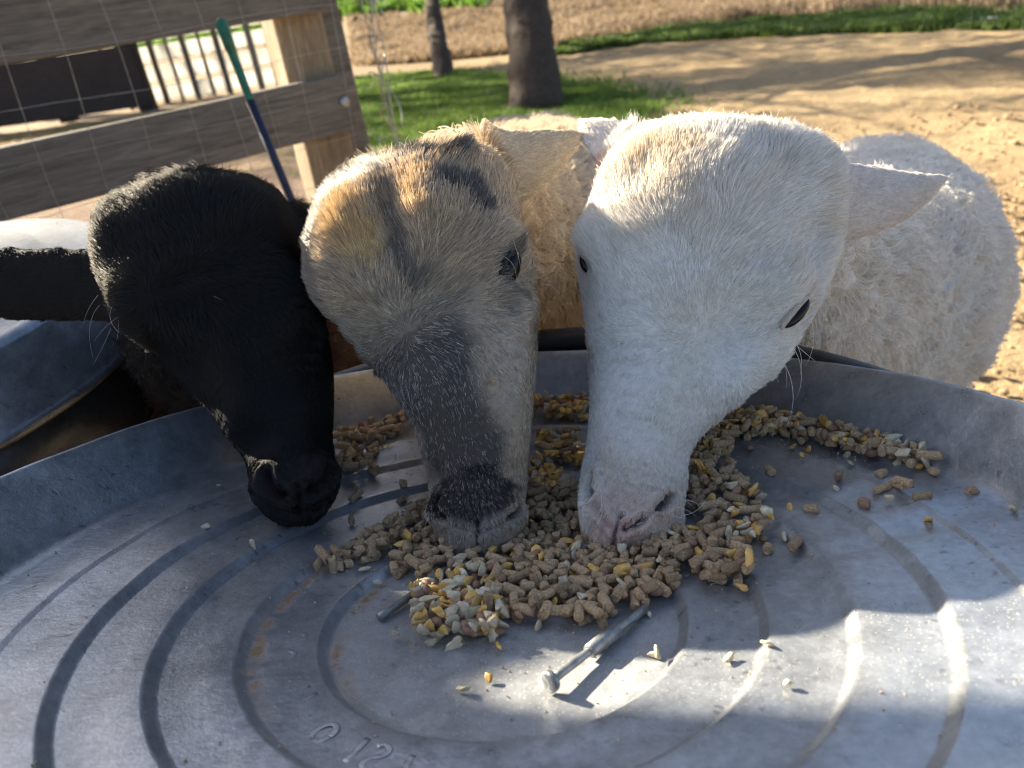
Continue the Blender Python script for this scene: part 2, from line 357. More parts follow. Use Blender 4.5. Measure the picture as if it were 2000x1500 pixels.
grass('pen_grass', [gpt(230, 128), gpt(420, 100), gpt(560, 76), gpt(560, 20), gpt(230, 60)], 16000, .25, .05, GR0, GR1, 'strip of green grass beyond the pale pallets')
def clods():
    mb = MB(); base_v, base_f = sphere((0, 0, 0), *np.eye(3), (1, 1, 1), 4); base_v = np.array(base_v)
    for i in range(1500):
        x, y = (RNG.uniform(.9, 3.6), RNG.uniform(1.1, 4.5)) if i % 2 else (RNG.uniform(1.0, 2.4), RNG.uniform(1.2, 3.0))
        r = RNG.uniform(.004, .014) * (1.6 if RNG.random() < .1 else 1); v = base_v * (1 + (vnoise(base_v + i * 3.1, 1.7, i) - .5)[:, None] * .9) * r * np.array([1, 1, .6])
        mb.add(v + np.array([x, y, .004 + r * .2]), base_f)
    mb.obj('dirt_clods', simple('clod', (.30, .21, .12), .95, .35, 40, .004), smooth=False, kind='stuff', label='loose dirt clods strewn over the yard behind the white sheep', cat='dirt')
clods()

#MARK_TREES
def tree(base, top, r0, r1, label, seed, hgt, group=None):
    rg = np.random.default_rng(seed); base = np.array(base, float); top = np.array(top, float); d = unit(top - base)
    t = empty('tree', base, label, 'tree', group)
    P = [base + d * (hgt * .55) * s + np.array([rg.normal(0, .03), rg.normal(0, .03), 0]) * s for s in np.linspace(0, 1, 9)]; P[0] = P[0] - np.array([0, 0, .1])
    R = [r0 * 1.16, r0 * 1.03, r0, r0 * .98, r0 * .93, r0 * .88, r0 * .82, r0 * .75, r0 * .66]
    P = crom(np.c_[P, R], 5); v, f = tube(P[:, :3], P[:, 3], 28, True); v = np.array(v)
    c = P[np.repeat(np.arange(len(P)), 28), :3]; dv = v - c; v = c + dv * (1 + (fbm(v * np.array([1, 1, .25]), 22, seed, 4) - .5) * .5)[:, None]
    link('trunk', mesh('trunk', v, f), t, M_BARK)
    mb = MB(); leaves = []
    def br(p, dr, L, r, lev):
        k = 5; pts = [p]; q = p
        for i in range(k):
            dr = unit(dr + rg.normal(0, .16, 3) + np.array([0, 0, .05])); q = q + dr * L / k; pts.append(q)
        mb.tube(pts, np.linspace(r, r * .45, k + 1), 6 if lev < 2 else 4, True)
        if lev < 3:
            for j in range(5 if lev < 2 else 4):
                s = rg.integers(2, k + 1); a = unit(dr + rg.normal(0, .65, 3)); br(pts[s], a, L * rg.uniform(.5, .75), r * .5, lev + 1)
        else: leaves.extend(pts[2:])
    tp = P[-1, :3]
    for j in range(7):
        a = j * 2.4 + rg.uniform(0, .6); br(P[int(len(P) * (.72 + .04 * j)) - 1 if j < 6 else -1, :3], unit([math.cos(a), math.sin(a), rg.uniform(.5, 1.1)]), hgt * .27, r0 * .42, 0)
    br(tp, unit(d + [0, 0, .3]), hgt * .3, r0 * .55, 0); mb.obj('branches', M_BARK, t)
    L = np.array(leaves); L = L[rg.integers(0, len(L), 7000)] + rg.normal(0, .10, (7000, 3)); a = unit(rg.normal(0, 1, L.shape)); b_ = unit(np.cross(a, rg.normal(0, 1, L.shape)))
    s = rg.uniform(.02, .045, (len(L), 1)); v = np.stack([L - a * s * 1.6, L + b_ * s * .6, L + a * s * 1.6, L - b_ * s * .6], 1).reshape(-1, 3)
    link('crown', mesh('crown', v, np.arange(len(v)).reshape(-1, 4), False), t, M_LEAF); return t
M_LEAF = simple('leaf', (.07, .10, .03), .7, .4, 3, .001)
b1 = gpt(1047, 214); b2 = gpt(868, 153)
tree(b1, at(1030, 0, 7.1) + np.array([0, 0, .1]), .205, .12, 'thick dark tree trunk rising straight behind the tan sheep', 3, 7.5)
tree(b2, at(840, 0, 11.4), .125, .07, 'thin leaning tree left of the thick trunk', 11, 6.5)

tree((-9.0, 16.0, 0), (-9.1, 16, 3), .24, .1, 'shade tree behind the dark fence at the far left', 21, 8.5)
#MARK_FENCE
# ------------------------------------------------------------------ near fence, rods, wire
FD = unit([1.557, 1.129, 0]); FN = np.array([FD[1], -FD[0], 0]); FP = np.array([-.35, 2.13, 0]); UZ = np.array([0, 0, 1.0])
def on_fence(s, z, off=0): return FP + FD * s + FN * off + UZ * z
fence = empty('board_fence', on_fence(0, 0), 'weathered grey board fence with wire mesh, at the left behind the black sheep', 'fence')
def rail(z, s0, s1, hh=.068, tilt=0.0):
    L = (s1 - s0) / 2; c = on_fence((s0 + s1) / 2, z, .03); ax = unit(FD + UZ * tilt)
    mb = MB(); mb.box((0, 0, 0), (1, 0, 0), (0, 1, 0), UZ, (L, .019, hh), .0025, 14)
    o = mb.obj('rail', M_BOARD, fence, False, .004)
    az = unit(np.cross(ax, FN)) ; az = az if az[2] > 0 else -az; m = Matrix([[ax[0], FN[0], az[0], c[0]], [ax[1], FN[1], az[1], c[1]], [ax[2], FN[2], az[2], c[2]], [0, 0, 0, 1]])
    o.matrix_world = m; return o
rail(.795, -3.0, .035); rail(1.10, -3.0, .02, .092); rail(1.398, -3.0, .05, .076); rail(1.52, -3.0, -1.238, .042); rail(2.053, -1.656, -.344, .083, 1.2)  # last three, out of view, are added to shape the tray's light patch
def post(s, off, h, w, m, name='post', rot=0):
    c = on_fence(s, h / 2, off); mb = MB(); mb.box((0, 0, 0), (0, 0, 1), (1, 0, 0), (0, 1, 0), (h / 2, w, w), .003, 12)
    o = mb.obj(name, m, fence, False, .008); a = math.atan2(FD[1], FD[0]) + rot
    o.matrix_world = Matrix.Translation(Vector(c)) @ Matrix.Rotation(a, 4, 'Z'); return o
post(-.02, -.060, 1.95, .062, M_POST, rot=math.radians(-10)); post(.072, -.075, 1.6, .038, M_BOARD); post(-2.4, -.06, 1.75, .062, M_POST)
for k in range(5): post(-1.375 - .135 * k, .075, 1.86, .062, M_BOARD, 'shade_plank')  # upright boards added outside the view to shade the tray's left side
# welded wire over the boards
mb = MB(); s0, s1 = -2.6, .12
def wob(s, z, k): return on_fence(s, z, .062 + .010 * math.sin(s * 7 + k) + .008 * math.sin(z * 9 + s * 3))
for i in range(28):
    s = s0 + (s1 - s0) * i / 27; mb.tube([wob(s + .012 * math.sin(z * 6 + i), z, i) for z in np.linspace(.1, 1.55, 14)], .0006, 5)
for j in range(15):
    z = .12 + .1 * j; mb.tube([wob(s, z + .006 * math.sin(s * 9 + j), j) for s in np.linspace(s0, s1, 30)], .0006, 5)
mb.obj('wire_mesh', M_WIRE, fence)
mb = MB()
for k in range(16):      # loose cut ends of the mesh curling round the corner post
    z = .25 + k * .085; a = RNG.uniform(0, 6); pts = [on_fence(.115 + .04 * math.cos(a + t * 1.1) * t / 3 + .015 * t, z + .02 * t - .012 * t * t, .05 + .05 * math.sin(a + t * .8) - .01 * t) for t in np.linspace(0, 4.5, 12)]
    mb.tube(pts, .0018, 5)
for k in range(3): mb.tube([on_fence(.125 + .012 * math.sin(z * 11 + k * 2), z, .07 + .01 * k) for z in np.linspace(.1, 1.5, 20)], .0018, 5)
mb.obj('wire_ends', M_WIRE, fence)
for z, s in ((.80, .015), (1.14, -.03)):
    mb = MB(); v, f = sphere(on_fence(s, z, .053), FD, UZ, FN, (.014, .014, .005), 8); mb.add(v, f); mb.obj('carriage_bolt', M_RODM, fence)
# two-coloured rod leaning in front of the fence
rod = empty('marker_rod', at(575, 372, 1.55), 'slim rod, green above and navy below, leaning in front of the fence', 'rod')
A, B_, C_ = at(428, 36, 1.45), at(492, 205, 1.49), at(640, 560, 1.6)
mb = MB(); P = [A + (B_ - A) * t for t in (0, .03, .08, .35, .36, .5, .9, 1)]; mb.tube(P, [.004, .010, .0115, .0105, .009, .0085, .008, .0075], 10); mb.obj('grip', M_ROD1, rod)
mb = MB(); C_ = B_ + (C_ - B_) * 1.0; E_ = B_ + (C_ - B_) * (B_[2] + 0.0) / max(1e-6, (B_[2] - C_[2])); mb.tube([B_ + (E_ - B_) * t for t in np.linspace(-.01, 1, 8)], .0085, 10); mb.obj('shaft', M_ROD2, rod)

# ------------------------------------------------------------------ things beyond the fence
bf = empty('board_fence', gpt(60, 232), 'dark brown board fence in shade across the pen, far left', 'fence')
q0, q1 = gpt(-420, 320), gpt(300, 215); dd = unit(q1 - q0); nn = np.array([dd[1], -dd[0], 0])
for z in (.22, .50, .78, 1.08, 1.4):
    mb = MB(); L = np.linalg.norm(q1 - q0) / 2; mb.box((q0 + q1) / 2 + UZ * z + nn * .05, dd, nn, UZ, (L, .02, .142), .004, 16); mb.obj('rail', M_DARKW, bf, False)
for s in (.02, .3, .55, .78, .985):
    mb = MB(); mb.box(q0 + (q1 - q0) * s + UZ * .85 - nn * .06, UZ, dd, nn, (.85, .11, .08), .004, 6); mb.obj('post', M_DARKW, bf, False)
# a stick of pale bark leaning on that fence
mb = MB(); a = gpt(268, 212); P = [a, a + [-.05, 0, .3], a + [-.16, 0, .55], a + [-.18, .0, .9], a + [-.3, 0, 1.2]]; P = crom(np.array(P), 4) - nn * -.12
mb.tube(P, np.linspace(.045, .03, len(P)), 8); mb.obj('dead_branch', simple('pale_bark', (.33, .24, .2), .8, .3, 20, .004), label='pale crooked branch propped against the end of the dark board fence', cat='branch')
# pallets standing on edge in the sun
def pallet(c, dx, label):
    p = empty('pallet', c, label, 'pallet', 'pale pallets standing on edge in the pen'); ny = np.array([dx[1], -dx[0], 0])
    for k in range(4):
        mb = MB(); mb.box(c + UZ * (.16 + .29 * k) + ny * .02, dx, ny, UZ, (.21, .018, .108), .004, 6); mb.obj('slat', M_PALE, p, False)
    for k in range(3):
        mb = MB(); mb.box(c + UZ * .6 + dx * (-.23 + .23 * k) + ny * .07, UZ, dx, ny, (.60, .022, .03), .004, 6); mb.obj('stringer', M_BOARD, p, False)
_nt = M_PALE.node_tree; _b = _nt.nodes['Principled BSDF']; _t = N(_nt, 'ShaderNodeBsdfTranslucent'); _t.inputs[0].default_value = (.85, .84, .80, 1); _m = N(_nt, 'ShaderNodeMixShader'); _m.inputs[0].default_value = .6
_nt.links.new(_b.outputs[0], _m.inputs[1]); _nt.links.new(_t.outputs[0], _m.inputs[2]); _nt.links.new(_m.outputs[0], _nt.nodes['Material Output'].inputs[0])
g0 = gpt(300, 205); g1 = gpt(545, 168)
for i, w in enumerate(('leftmost of the row, nearest the dark fence', 'second from the left', 'middle one of the row', 'second from the right', 'rightmost of the row, nearest the sunlit post')):
    c = g0 + (g1 - g0) * (i / 4); c[2] = 0; pallet(c, unit(np.array([.97, .10, 0])), 'pale slatted pallet in the pen, ' + w)
# a pale pipe lying in the verge, far right
mb = MB(); mb.tube([gpt(1860, 47), gpt(1930, 44), gpt(2040, 41)], .05, 10); mb.obj('pipe', simple('pale_pipe', (.6, .6, .56), .5, .1, 5, .001), label='pale pipe lying in the green verge at the far right', cat='pipe')

#MARK_TRAY
# ------------------------------------------------------------------ galvanized lid used as a feed tray
S = .38; _th, _ro = math.radians(14.46), math.radians(-4.84)
TN = math.sin(_ro) * math.cos(_th) * CX + math.cos(_ro) * math.cos(_th) * CY - math.sin(_th) * FW
TC = at(984.3, 1229.2, S); TX = unit(CX - TN * (CX @ TN)); TY = np.cross(TN, TX)
STEP = .0162 * S; RR = [.2275 * S, .3205 * S, .4135 * S, .5065 * S, .589 * S]; RB = .692 * S; RT = .746 * S; HW = 5 * STEP + .1175 * S
TM = Matrix([[TX[0], TY[0], TN[0], TC[0]], [TX[1], TY[1], TN[1], TC[1]], [TX[2], TY[2], TN[2], TC[2]], [0, 0, 0, 1]])
prof = [(0, .5 * STEP)]; _rs = .0047
for k, r in enumerate(RR):
    w = .0024 if k < 4 else .0018; mid_ = (k + 1) * STEP; q_ = 1 if k < 4 else .4; lo, hi = mid_ - _rs / 2 * q_, mid_ + _rs / 2 * q_
    prof += [(r - w - .0010, lo - .0001), (r - w, lo + .0001), (r - w + .0009, lo + (hi - lo) * .16), (r + w - .0009, lo + (hi - lo) * .84), (r + w, hi - .0001), (r + w + .0010, hi + .0001), (r + w + .012, hi + .0002)]
prof += [(RB - .010, 5.5 * STEP), (RB - .004, 5.5 * STEP + .0012), (RB, 5.5 * STEP + .005), (RB + .001, 5.5 * STEP + .009), (RT - .001, HW - .003), (RT, HW), (RT + .0015, HW + .0012), (RT + .0030, HW + .0002), (RT + .0032, HW - .003), (RT + .0018, HW - .005)]
prof += [(RB + .003, 5.5 * STEP + .004), (RB - .004, 5.5 * STEP - .003), (0.02, -.006), (0, -.006)]
PR = np.array(prof)
def hfloor(r): return np.interp(r, PR[:52 if len(PR) > 52 else -9, 0][:1 + 7 * 5 + 3], PR[:1 + 7 * 5 + 3, 1])
def tp(u, v, h=0): return TC + TX * u + TY * v + TN * h
def tuv(x, y, h=.004):
    r = ((x - 1000) / FPX) * CX - ((y - 750) / FPX) * CY + FW
    for _ in range(3):
        P0 = TC + TN * h; q = CAM + r * (((P0 - CAM) @ TN) / (r @ TN)) - TC; u, v = q @ TX, q @ TY; h = float(hfloor(math.hypot(u, v)))
    return u, v
def make_tray():
    n = 220; v = []; f = []
    for (r, h) in prof:
        if r == 0: v.append((0, 0, h)); continue
        for k in range(n):
            a = 2 * math.pi * k / n; v.append((r * math.cos(a), r * math.sin(a), h))
    idx = []; c = 0
    for (r, h) in prof: idx.append(c); c += 1 if r == 0 else n
    for i in range(len(prof) - 1):
        for k in range(n):
            k2 = (k + 1) % n
            if prof[i][0] == 0: f.append((idx[i], idx[i + 1] + k, idx[i + 1] + k2))
            elif prof[i + 1][0] == 0: f.append((idx[i] + k, idx[i + 1], idx[i] + k2))
            else: f.append((idx[i] + k, idx[i + 1] + k, idx[i + 1] + k2, idx[i] + k2))
    v = np.array(v); rad = np.hypot(v[:, 0], v[:, 1]); inside = (np.arange(len(v)) < idx[-4])
    # shallow dents and creases in the sheet
    dz = (fbm(np.c_[v[:, :2], 0 * rad], 16, 4, 2) - .5) * .0022 + (vnoise(np.c_[v[:, :2], 0 * rad], 45, 8) - .5) * .0006
    for (u0, w0, ang, L, amp) in ((.245, .045, .25, .07, .0012), (.225, .02, .15, .06, -.0012), (.205, .075, .2, .05, .0012)):
        x = (v[:, 0] - u0) * math.cos(ang) + (v[:, 1] - w0) * math.sin(ang); y = -(v[:, 0] - u0) * math.sin(ang) + (v[:, 1] - w0) * math.cos(ang)
        dz += amp * np.exp(-(x / L) ** 2 - (y / .006) ** 2)
    v[:, 2] += dz * inside * sstep(0, .01, rad); v[:, :2] *= (1 + ((fbm(unit(np.c_[v[:, :2], 0 * rad] + 1e-6), 2.0, 31, 2) - .5) * .012 * (rad > RB - .02)))[:, None]
    o = link('feed_tray', None); return v, f
root = bpy.data.objects.new('feed_tray', None); sc.collection.objects.link(root); root.matrix_world = TM
root['label'] = 'round galvanized lid lying upside down as a feed tray, stepped rings inside'; root['category'] = 'tray'
def tray_body():
    v, f = make_tray(); bpy.data.objects.remove([o for o in bpy.data.objects if o.name.startswith('feed_tray') and o is not root][0])
    o = bpy.data.objects.new('pan', mesh('pan', v, f)); sc.collection.objects.link(o); o.data.materials.append(M_TRAY); o.parent = root
tray_body()
def bolt(pts, head, sleeve_t, r=.0020):
    "a zinc bolt lying on the tray with a crimped sleeve; pts in tray coordinates"
    a, b = np.array(pts[0]), np.array(pts[1]); d = unit(b - a); bt = bpy.data.objects.new('handle_bolt', None); sc.collection.objects.link(bt); bt.parent = root
    mb = MB(); mb.tube([a + (b - a) * t for t in np.linspace(0, 1, 12)], r * (1 + .06 * RNG.normal(size=12)), 14)
    def ch(name, mb): o = link(name, mesh(name, mb.v, mb.f), None, M_RODM); o.parent = bt; return o
    ch('shank', mb)
    c = a + (b - a) * sleeve_t; L = np.linalg.norm(b - a); mb = MB(); mb.tube([c - d * .0115, c - d * .011, c - d * .004, c + d * .005, c + d * .010, c + d * .0108], [r * 1.25, r * 1.6, r * 1.75, r * 1.7, r * 1.6, r * 1.2], 16); ch('sleeve', mb)
    if head:
        mb = MB(); mb.tube([a - d * .0022, a - d * .0018, a + d * .0005, a + d * .0018], [r * 1.7, r * 2.35, r * 2.3, r * 1.3], 20); ch('head', mb)
    return bt
def p3(x, y, h):
    u, v = tuv(x, y); return (u, v, hfloor(math.hypot(u, v)) + h)
bolt([p3(1078, 1354, .0060), p3(1262, 1200, .0035)], True, .52)
bt2 = bolt([p3(742, 1217, .0030), p3(905, 1108, .0045)], False, .62, .0020)
# worn raised marks on the first ring, no longer readable
def marks():
    rb = (RR[0] + RR[1]) / 2; specs = [(-2.30, 'O', .006), (-2.12, 'I', .007), (-2.03, 'S', .007), (-1.90, 'I', .005), (-2.55, 'I', .010), (-2.62, 'I', .009), (-3.05, 'O', .010), (-2.92, 'O', .006), (-.86, 'S', .010), (-1.02, 'I', .010)]
    mb = MB()
    for (a, g, s) in specs:
        c = np.array([rb * math.cos(a), rb * math.sin(a)]); er = c / rb; et = np.array([-er[1], er[0]])
        if g == 'I': pl = [(-.05, -1), (0, 0), (.05, 1)]
        elif g == 'S': pl = [(.55, .7), (.1, 1), (-.5, .7), (-.3, .15), (.3, -.15), (.5, -.7), (-.1, -1), (-.55, -.7)]
        elif g == 'C': pl = [(.5, .7), (0, 1), (-.55, .5), (-.6, -.4), (0, -1), (.5, -.7)]
        elif g == 'D': pl = [(-.5, -1), (-.5, 1), (.3, .7), (.5, 0), (.3, -.7), (-.5, -1)]
        else: pl = [(math.cos(t) * .8, math.sin(t) * .9) for t in np.linspace(0, 6.28, 12)]
        pl = crom(np.array(pl, float), 4); P = [(*(c + et * x * s * .8 + er * y * s), float(hfloor(rb)) - .0006) for x, y in pl]; mb.tube(P, .0012, 8)
    z0 = float(hfloor(rb)); V_ = np.array(mb.v); V_[:, 2] = z0 - .00005 + np.maximum(0, V_[:, 2] - z0 + .0002) * .11; mb.v = V_.tolist()
    o = link('raised_marks', mesh('raised_marks', mb.v, mb.f), None, M_TRAY); o.parent = root
marks()

# black rubber pan beneath, and the metal can that carries it
def lathe(name, prof, M4, m, n=96, noisy=0, **k):
    v = []; f = []
    for (r, h) in prof:
        for i in range(n):
            a = 2 * math.pi * i / n; v.append((r * math.cos(a), r * math.sin(a), h))
    for j in range(len(prof) - 1):
        for i in range(n):
            a = j * n + i; b = j * n + (i + 1) % n; f.append((a, a + n, b + n, b))
    v = np.array(v)
    if noisy: v[:, :2] *= 1 + ((fbm(np.c_[unit(v[:, :2]), v[:, 2] * 2], 2.5, 5) - .5) * noisy)[:, None]
    o = link(name, mesh(name, v, f), mat=m, **k); o.matrix_world = M4; return o
def ringprof(rc, hc, r): return [(rc + r * math.cos(a), hc + r * math.sin(a)) for a in np.linspace(-2.2, 4.0, 16)]
PC = np.array([TC[0] + .003, TC[1] + .012, 0])
lathe('rubber_pan', [(.262, .655), (.285, .735)] + ringprof(.301, .746, .0115)[::-1] + [(.290, .73), (.266, .64), (.25, .628), (.02, .628), (.02, .636), (.25, .640)], Matrix.Translation(Vector(PC)), M_BLACKRUB,
      label='black rubber pan whose rolled rim shows just behind the galvanized tray', cat='pan')
lathe('metal_drum', [(.235, 0), (.238, .02), (.238, .2), (.242, .205), (.238, .21), (.238, .4), (.242, .405), (.238, .41), (.238, .61), (.246, .617), (.238, .622), (.22, .618), (.01, .618)],
      Matrix.Translation((TC[0], TC[1] + .0, 0)), M_GALV, noisy=.01, label='grey metal drum standing under the black pan and tray', cat='drum')
# second can with its lid on
can = empty('trash_can', (-.64, .80, 0), 'galvanized can with a domed lid, left of the tray under the black sheep\'s ear', 'can')
LR = .262; LZ = .825
mm = Matrix.Translation((-.64, .80, 0)) @ Matrix.Rotation(math.radians(4), 4, 'X')
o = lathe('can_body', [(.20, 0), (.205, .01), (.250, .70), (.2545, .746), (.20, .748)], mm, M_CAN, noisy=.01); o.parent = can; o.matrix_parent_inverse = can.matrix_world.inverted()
pl = [(.001, LZ + .034), (.06, LZ + .032), (.066, LZ + .027), (.125, LZ + .023), (.131, LZ + .018), (.19, LZ + .012), (.197, LZ + .006), (LR - .012, LZ + .001), (LR - .003, LZ - .001), (LR, LZ - .006), (LR + .006, LZ - .066), (LR + .009, LZ - .069), (LR + .0115, LZ - .073), (LR + .009, LZ - .078), (LR + .004, LZ - .076), (LR - .002, LZ - .06)]
o = lathe('lid', pl, mm, M_GALV, 160, noisy=.006); o.parent = can; o.matrix_parent_inverse = can.matrix_world.inverted()

#MARK_FEED
# ------------------------------------------------------------------ feed pellets and cracked grain
GX = 560; GS = .60; HM = np.zeros((GX, GX)); cell = GS / GX
_c = (np.arange(GX) + .5) * cell - GS / 2; _gx, _gy = np.meshgrid(_c, _c, indexing='ij'); HM = hfloor(np.hypot(_gx, _gy))
HM0 = HM.copy()
def pellet_mesh(k):
    rg = np.random.default_rng(100 + k); r = .00245; L = rg.choice([rg.uniform(.0018, .003), rg.uniform(.0030, .0050), rg.uniform(.0045, .0062)]); n = 12
    pts = [(0, 0, z * L) for z in (-1, -.96, -.85, -.4, .1, .5, .85, .96, 1)]; rr = [r * .86, r * .97] + [r * rg.uniform(.95, 1.04) for _ in range(5)] + [r * .97, r * .86]
    v, f = tube(pts, rr, n, True); v = np.array(v); v += (fbm(v, 500, k, 3)[:, None] - .5) * unit(v) * .0011; v[:, 2] += np.where(np.abs(v[:, 2]) > L * .8, (vnoise(v * [1, 1, 0], 500, k) - .5) * .0024, 0)
    me = mesh('feed_pellet', v, f); me.polygons[-1].use_smooth = False; me.polygons[-2].use_smooth = False; return me, (L, r)
def chip_mesh(k, kind):
    rg = np.random.default_rng(500 + k); v, f = sphere((0, 0, 0), *np.eye(3), (1, 1, 1), 6); v = np.array(v)
    if kind == 'wheat': d = np.array([.0023, .0021, .0038])
    else: d = np.array([rg.uniform(.0030, .0048), rg.uniform(.0016, .0026), rg.uniform(.0036, .0062)])
    if kind != 'wheat':
        for _ in range(7):
            nrm = unit(rg.normal(size=3)); o = rg.uniform(.2, .75); s = v @ nrm; v = v - np.maximum(0, s - o)[:, None] * nrm * .9
        v = v * (1 + (vnoise(v, 1.7, k) - .5)[:, None] * .8)
    return mesh('grain', v * d, f, kind == 'wheat' or True), (d[2], min(d[0], d[1]))
def feed_mat(name, c0, c1, scale=900, spec=.3, rough=.75, sss=0):
    m, nt, b = mat(name); tc = N(nt, 'ShaderNodeTexCoord'); oi = N(nt, 'ShaderNodeObjectInfo')
    ad = N(nt, 'ShaderNodeVectorMath'); ad.operation = 'ADD'; nt.links.new(tc.outputs['Object'], ad.inputs[0]); nt.links.new(oi.outputs['Random'], ad.inputs[1])
    n = noise(nt, ad.outputs[0], scale, 3, .7); r = ramp(nt, n.outputs['Fac'], [(.3, c0), (.72, c1)])
    c = mix(nt, 1, r.outputs[0], ramp(nt, oi.outputs['Random'], [(0, g3(.72)), (1, g3(1.2))]).outputs[0], 'MULTIPLY')
    nt.links.new(c, b.inputs['Base Color']); b.inputs['Roughness'].default_value = rough; b.inputs['Specular IOR Level'].default_value = spec
    bump(nt, b, n.outputs['Fac'], .6, .0006); return m
M_PEL = feed_mat('pellet_brown', (.22, .14, .075), (.58, .42, .255)); M_YEL = feed_mat('corn_yellow', (.62, .31, .05), (.85, .58, .20), 300, .5, .4)
M_WHT = feed_mat('corn_white', (.55, .44, .27), (.82, .73, .54), 400, .4, .5); M_WHE = feed_mat('wheat_brown', (.24, .13, .08), (.42, .25, .16), 300, .4, .5); M_RED = feed_mat('milo_red', (.30, .05, .035), (.5, .12, .07), 300, .4, .5)
PEL = [pellet_mesh(k) for k in range(14)]; CHIP = [chip_mesh(k, 'chip') for k in range(12)]; WHE = [chip_mesh(60 + k, 'wheat') for k in range(3)]
KIND = {}
for nm, src, m in (('pellet', PEL, M_PEL), ('yellow', CHIP, M_YEL), ('white', CHIP, M_WHT), ('wheat', WHE, M_WHE), ('red', CHIP[:3], M_RED)):
    KIND[nm] = [];
    for (me, sz) in src: c = me.copy(); c.materials.clear(); c.materials.append(m); KIND[nm].append((c, sz))
LISTED = []      # (kind, mesh index, matrix, region)
def drop(kind, u, v, region, flat=.5):
    idx = random.randrange(len(KIND[kind])); me, (L, r) = KIND[kind][idx]
    a = RNG.uniform(0, 6.283); tilt = RNG.normal(0, .16)
    ax = unit([math.cos(a) * math.cos(tilt), math.sin(a) * math.cos(tilt), math.sin(tilt)])
    if RNG.random() < .10: ax = unit([RNG.normal(0, .3), RNG.normal(0, .3), 1])
    sc_ = RNG.uniform(.88, 1.12); L *= sc_; r *= sc_
    hl = L * math.hypot(ax[0], ax[1]); k = 5; hs = []; ij = []
    for t in np.linspace(-1, 1, k):
        for w in (-.6, 0, .6):
            x = u + ax[0] * L * t * .9 - ax[1] * w * r; y = v + ax[1] * L * t * .9 + ax[0] * w * r; i, j = int((x + GS / 2) / cell), int((y + GS / 2) / cell)
            if not (0 <= i < GX and 0 <= j < GX): return False
            hs.append(HM[i, j] - ax[2] * L * t * .9); ij.append((i, j, t))
    hs = np.array(hs); h = .55 * hs.max() + .45 * np.mean(hs) + r * .85
    base = HM0[ij[7][0], ij[7][1]]
    if h - base > .0105: return False
    rad = math.hypot(u, v)
    if rad > RB - .004: return False
    ii = int((u + GS / 2) / cell); jj = int((v + GS / 2) / cell); w = int((L + r) / cell) + 1
    a0, a1, b0, b1_ = ii - w, ii + w + 1, jj - w, jj + w + 1; gx = _gx[a0:a1, b0:b1_] - u; gy = _gy[a0:a1, b0:b1_] - v
    al = gx * ax[0] + gy * ax[1]; hn = max(1e-6, math.hypot(ax[0], ax[1])); al = al / hn; pe = np.abs(-gx * ax[1] + gy * ax[0]) / hn
    m_ = (np.abs(al) < hl + r * .3) & (pe < r); top = h + np.sqrt(np.maximum(0, r * r - pe ** 2)) + ax[2] / hn * al * (hn > .5); HM[a0:a1, b0:b1_] = np.where(m_, np.maximum(HM[a0:a1, b0:b1_], np.minimum(top, h + max(L * abs(ax[2]), r))), HM[a0:a1, b0:b1_])
    z = Vector(ax); q = z.to_track_quat('Z', 'Y').to_matrix().to_4x4(); sc_ *= .72 if (region == 'scattered' and kind in ('white', 'yellow')) else 1; Mx = TM @ Matrix.Translation((u, v, h)) @ q @ Matrix.Rotation(RNG.uniform(0, 6.28), 4, 'Z') @ Matrix.Scale(sc_, 4)
    LISTED.append((kind, idx, Mx, region)); return True
def inpoly(pt, poly):
    x, y = pt; ins = False; j = len(poly) - 1
    for i in range(len(poly)):
        (a, b), (c, d) = poly[i], poly[j]
        if (b > y) != (d > y) and x < (c - a) * (y - b) / (d - b) + a: ins = not ins
        j = i
    return ins
def fill(polypx, n, weights, region):
    poly = [tuv(*p) for p in polypx]; P = np.array(poly); lo, hi = P.min(0), P.max(0); ks, ws = zip(*weights.items()); k = 0; tries = 0
    while k < n and tries < n * 30:
        tries += 1; q = RNG.uniform(lo, hi)
        if inpoly(q, poly) and drop(random.choices(ks, ws)[0], q[0], q[1], region): k += 1
P_MAIN = {'pellet': 20, 'white': 1.0, 'yellow': 1.1, 'wheat': .9, 'red': .05}
P_GRAIN = {'yellow': 4.0, 'white': 6.0, 'wheat': 2.4, 'red': .06, 'pellet': .5}
P_BACK = {'yellow': 7, 'white': 1.2, 'wheat': 4, 'red': .2, 'pellet': 1}
P_RIM = {'pellet': 8, 'yellow': 2.2, 'white': 2.2, 'wheat': 1.4, 'red': .1}
fill([(770, 1130), (800, 1060), (880, 1040), (960, 1010), (1040, 985), (1140, 990), (1200, 1040), (1290, 1040), (1330, 1110), (1310, 1180), (1250, 1195), (1180, 1225), (1060, 1235), (985, 1225), (960, 1150), (900, 1110), (850, 1140)], 480, P_MAIN, 'main')
fill([(1000, 1040), (1300, 1060), (1290, 1150), (1200, 1190), (1020, 1180)], 60, P_MAIN, 'main')
fill([(1290, 1050), (1420, 1060), (1470, 1120), (1465, 1150), (1400, 1145), (1310, 1110)], 70, P_MAIN, 'main')
fill([(905, 1120), (955, 1130), (990, 1230), (960, 1260), (880, 1270), (815, 1265), (815, 1180), (860, 1150)], 190, P_GRAIN, 'grain')
fill([(1330, 985), (1360, 940), (1430, 930), (1490, 980), (1520, 1060), (1470, 1075), (1400, 1030), (1340, 1020)], 95, P_RIM, 'right')
fill([(1340, 930), (1380, 880), (1440, 790), (1530, 765), (1640, 800), (1760, 860), (1835, 900), (1830, 935), (1760, 925), (1650, 893), (1540, 868), (1440, 885), (1380, 940)], 300, P_RIM, 'rim')
fill([(1035, 760), (1145, 745), (1150, 850), (1100, 850), (1035, 830)], 190, P_BACK, 'back')
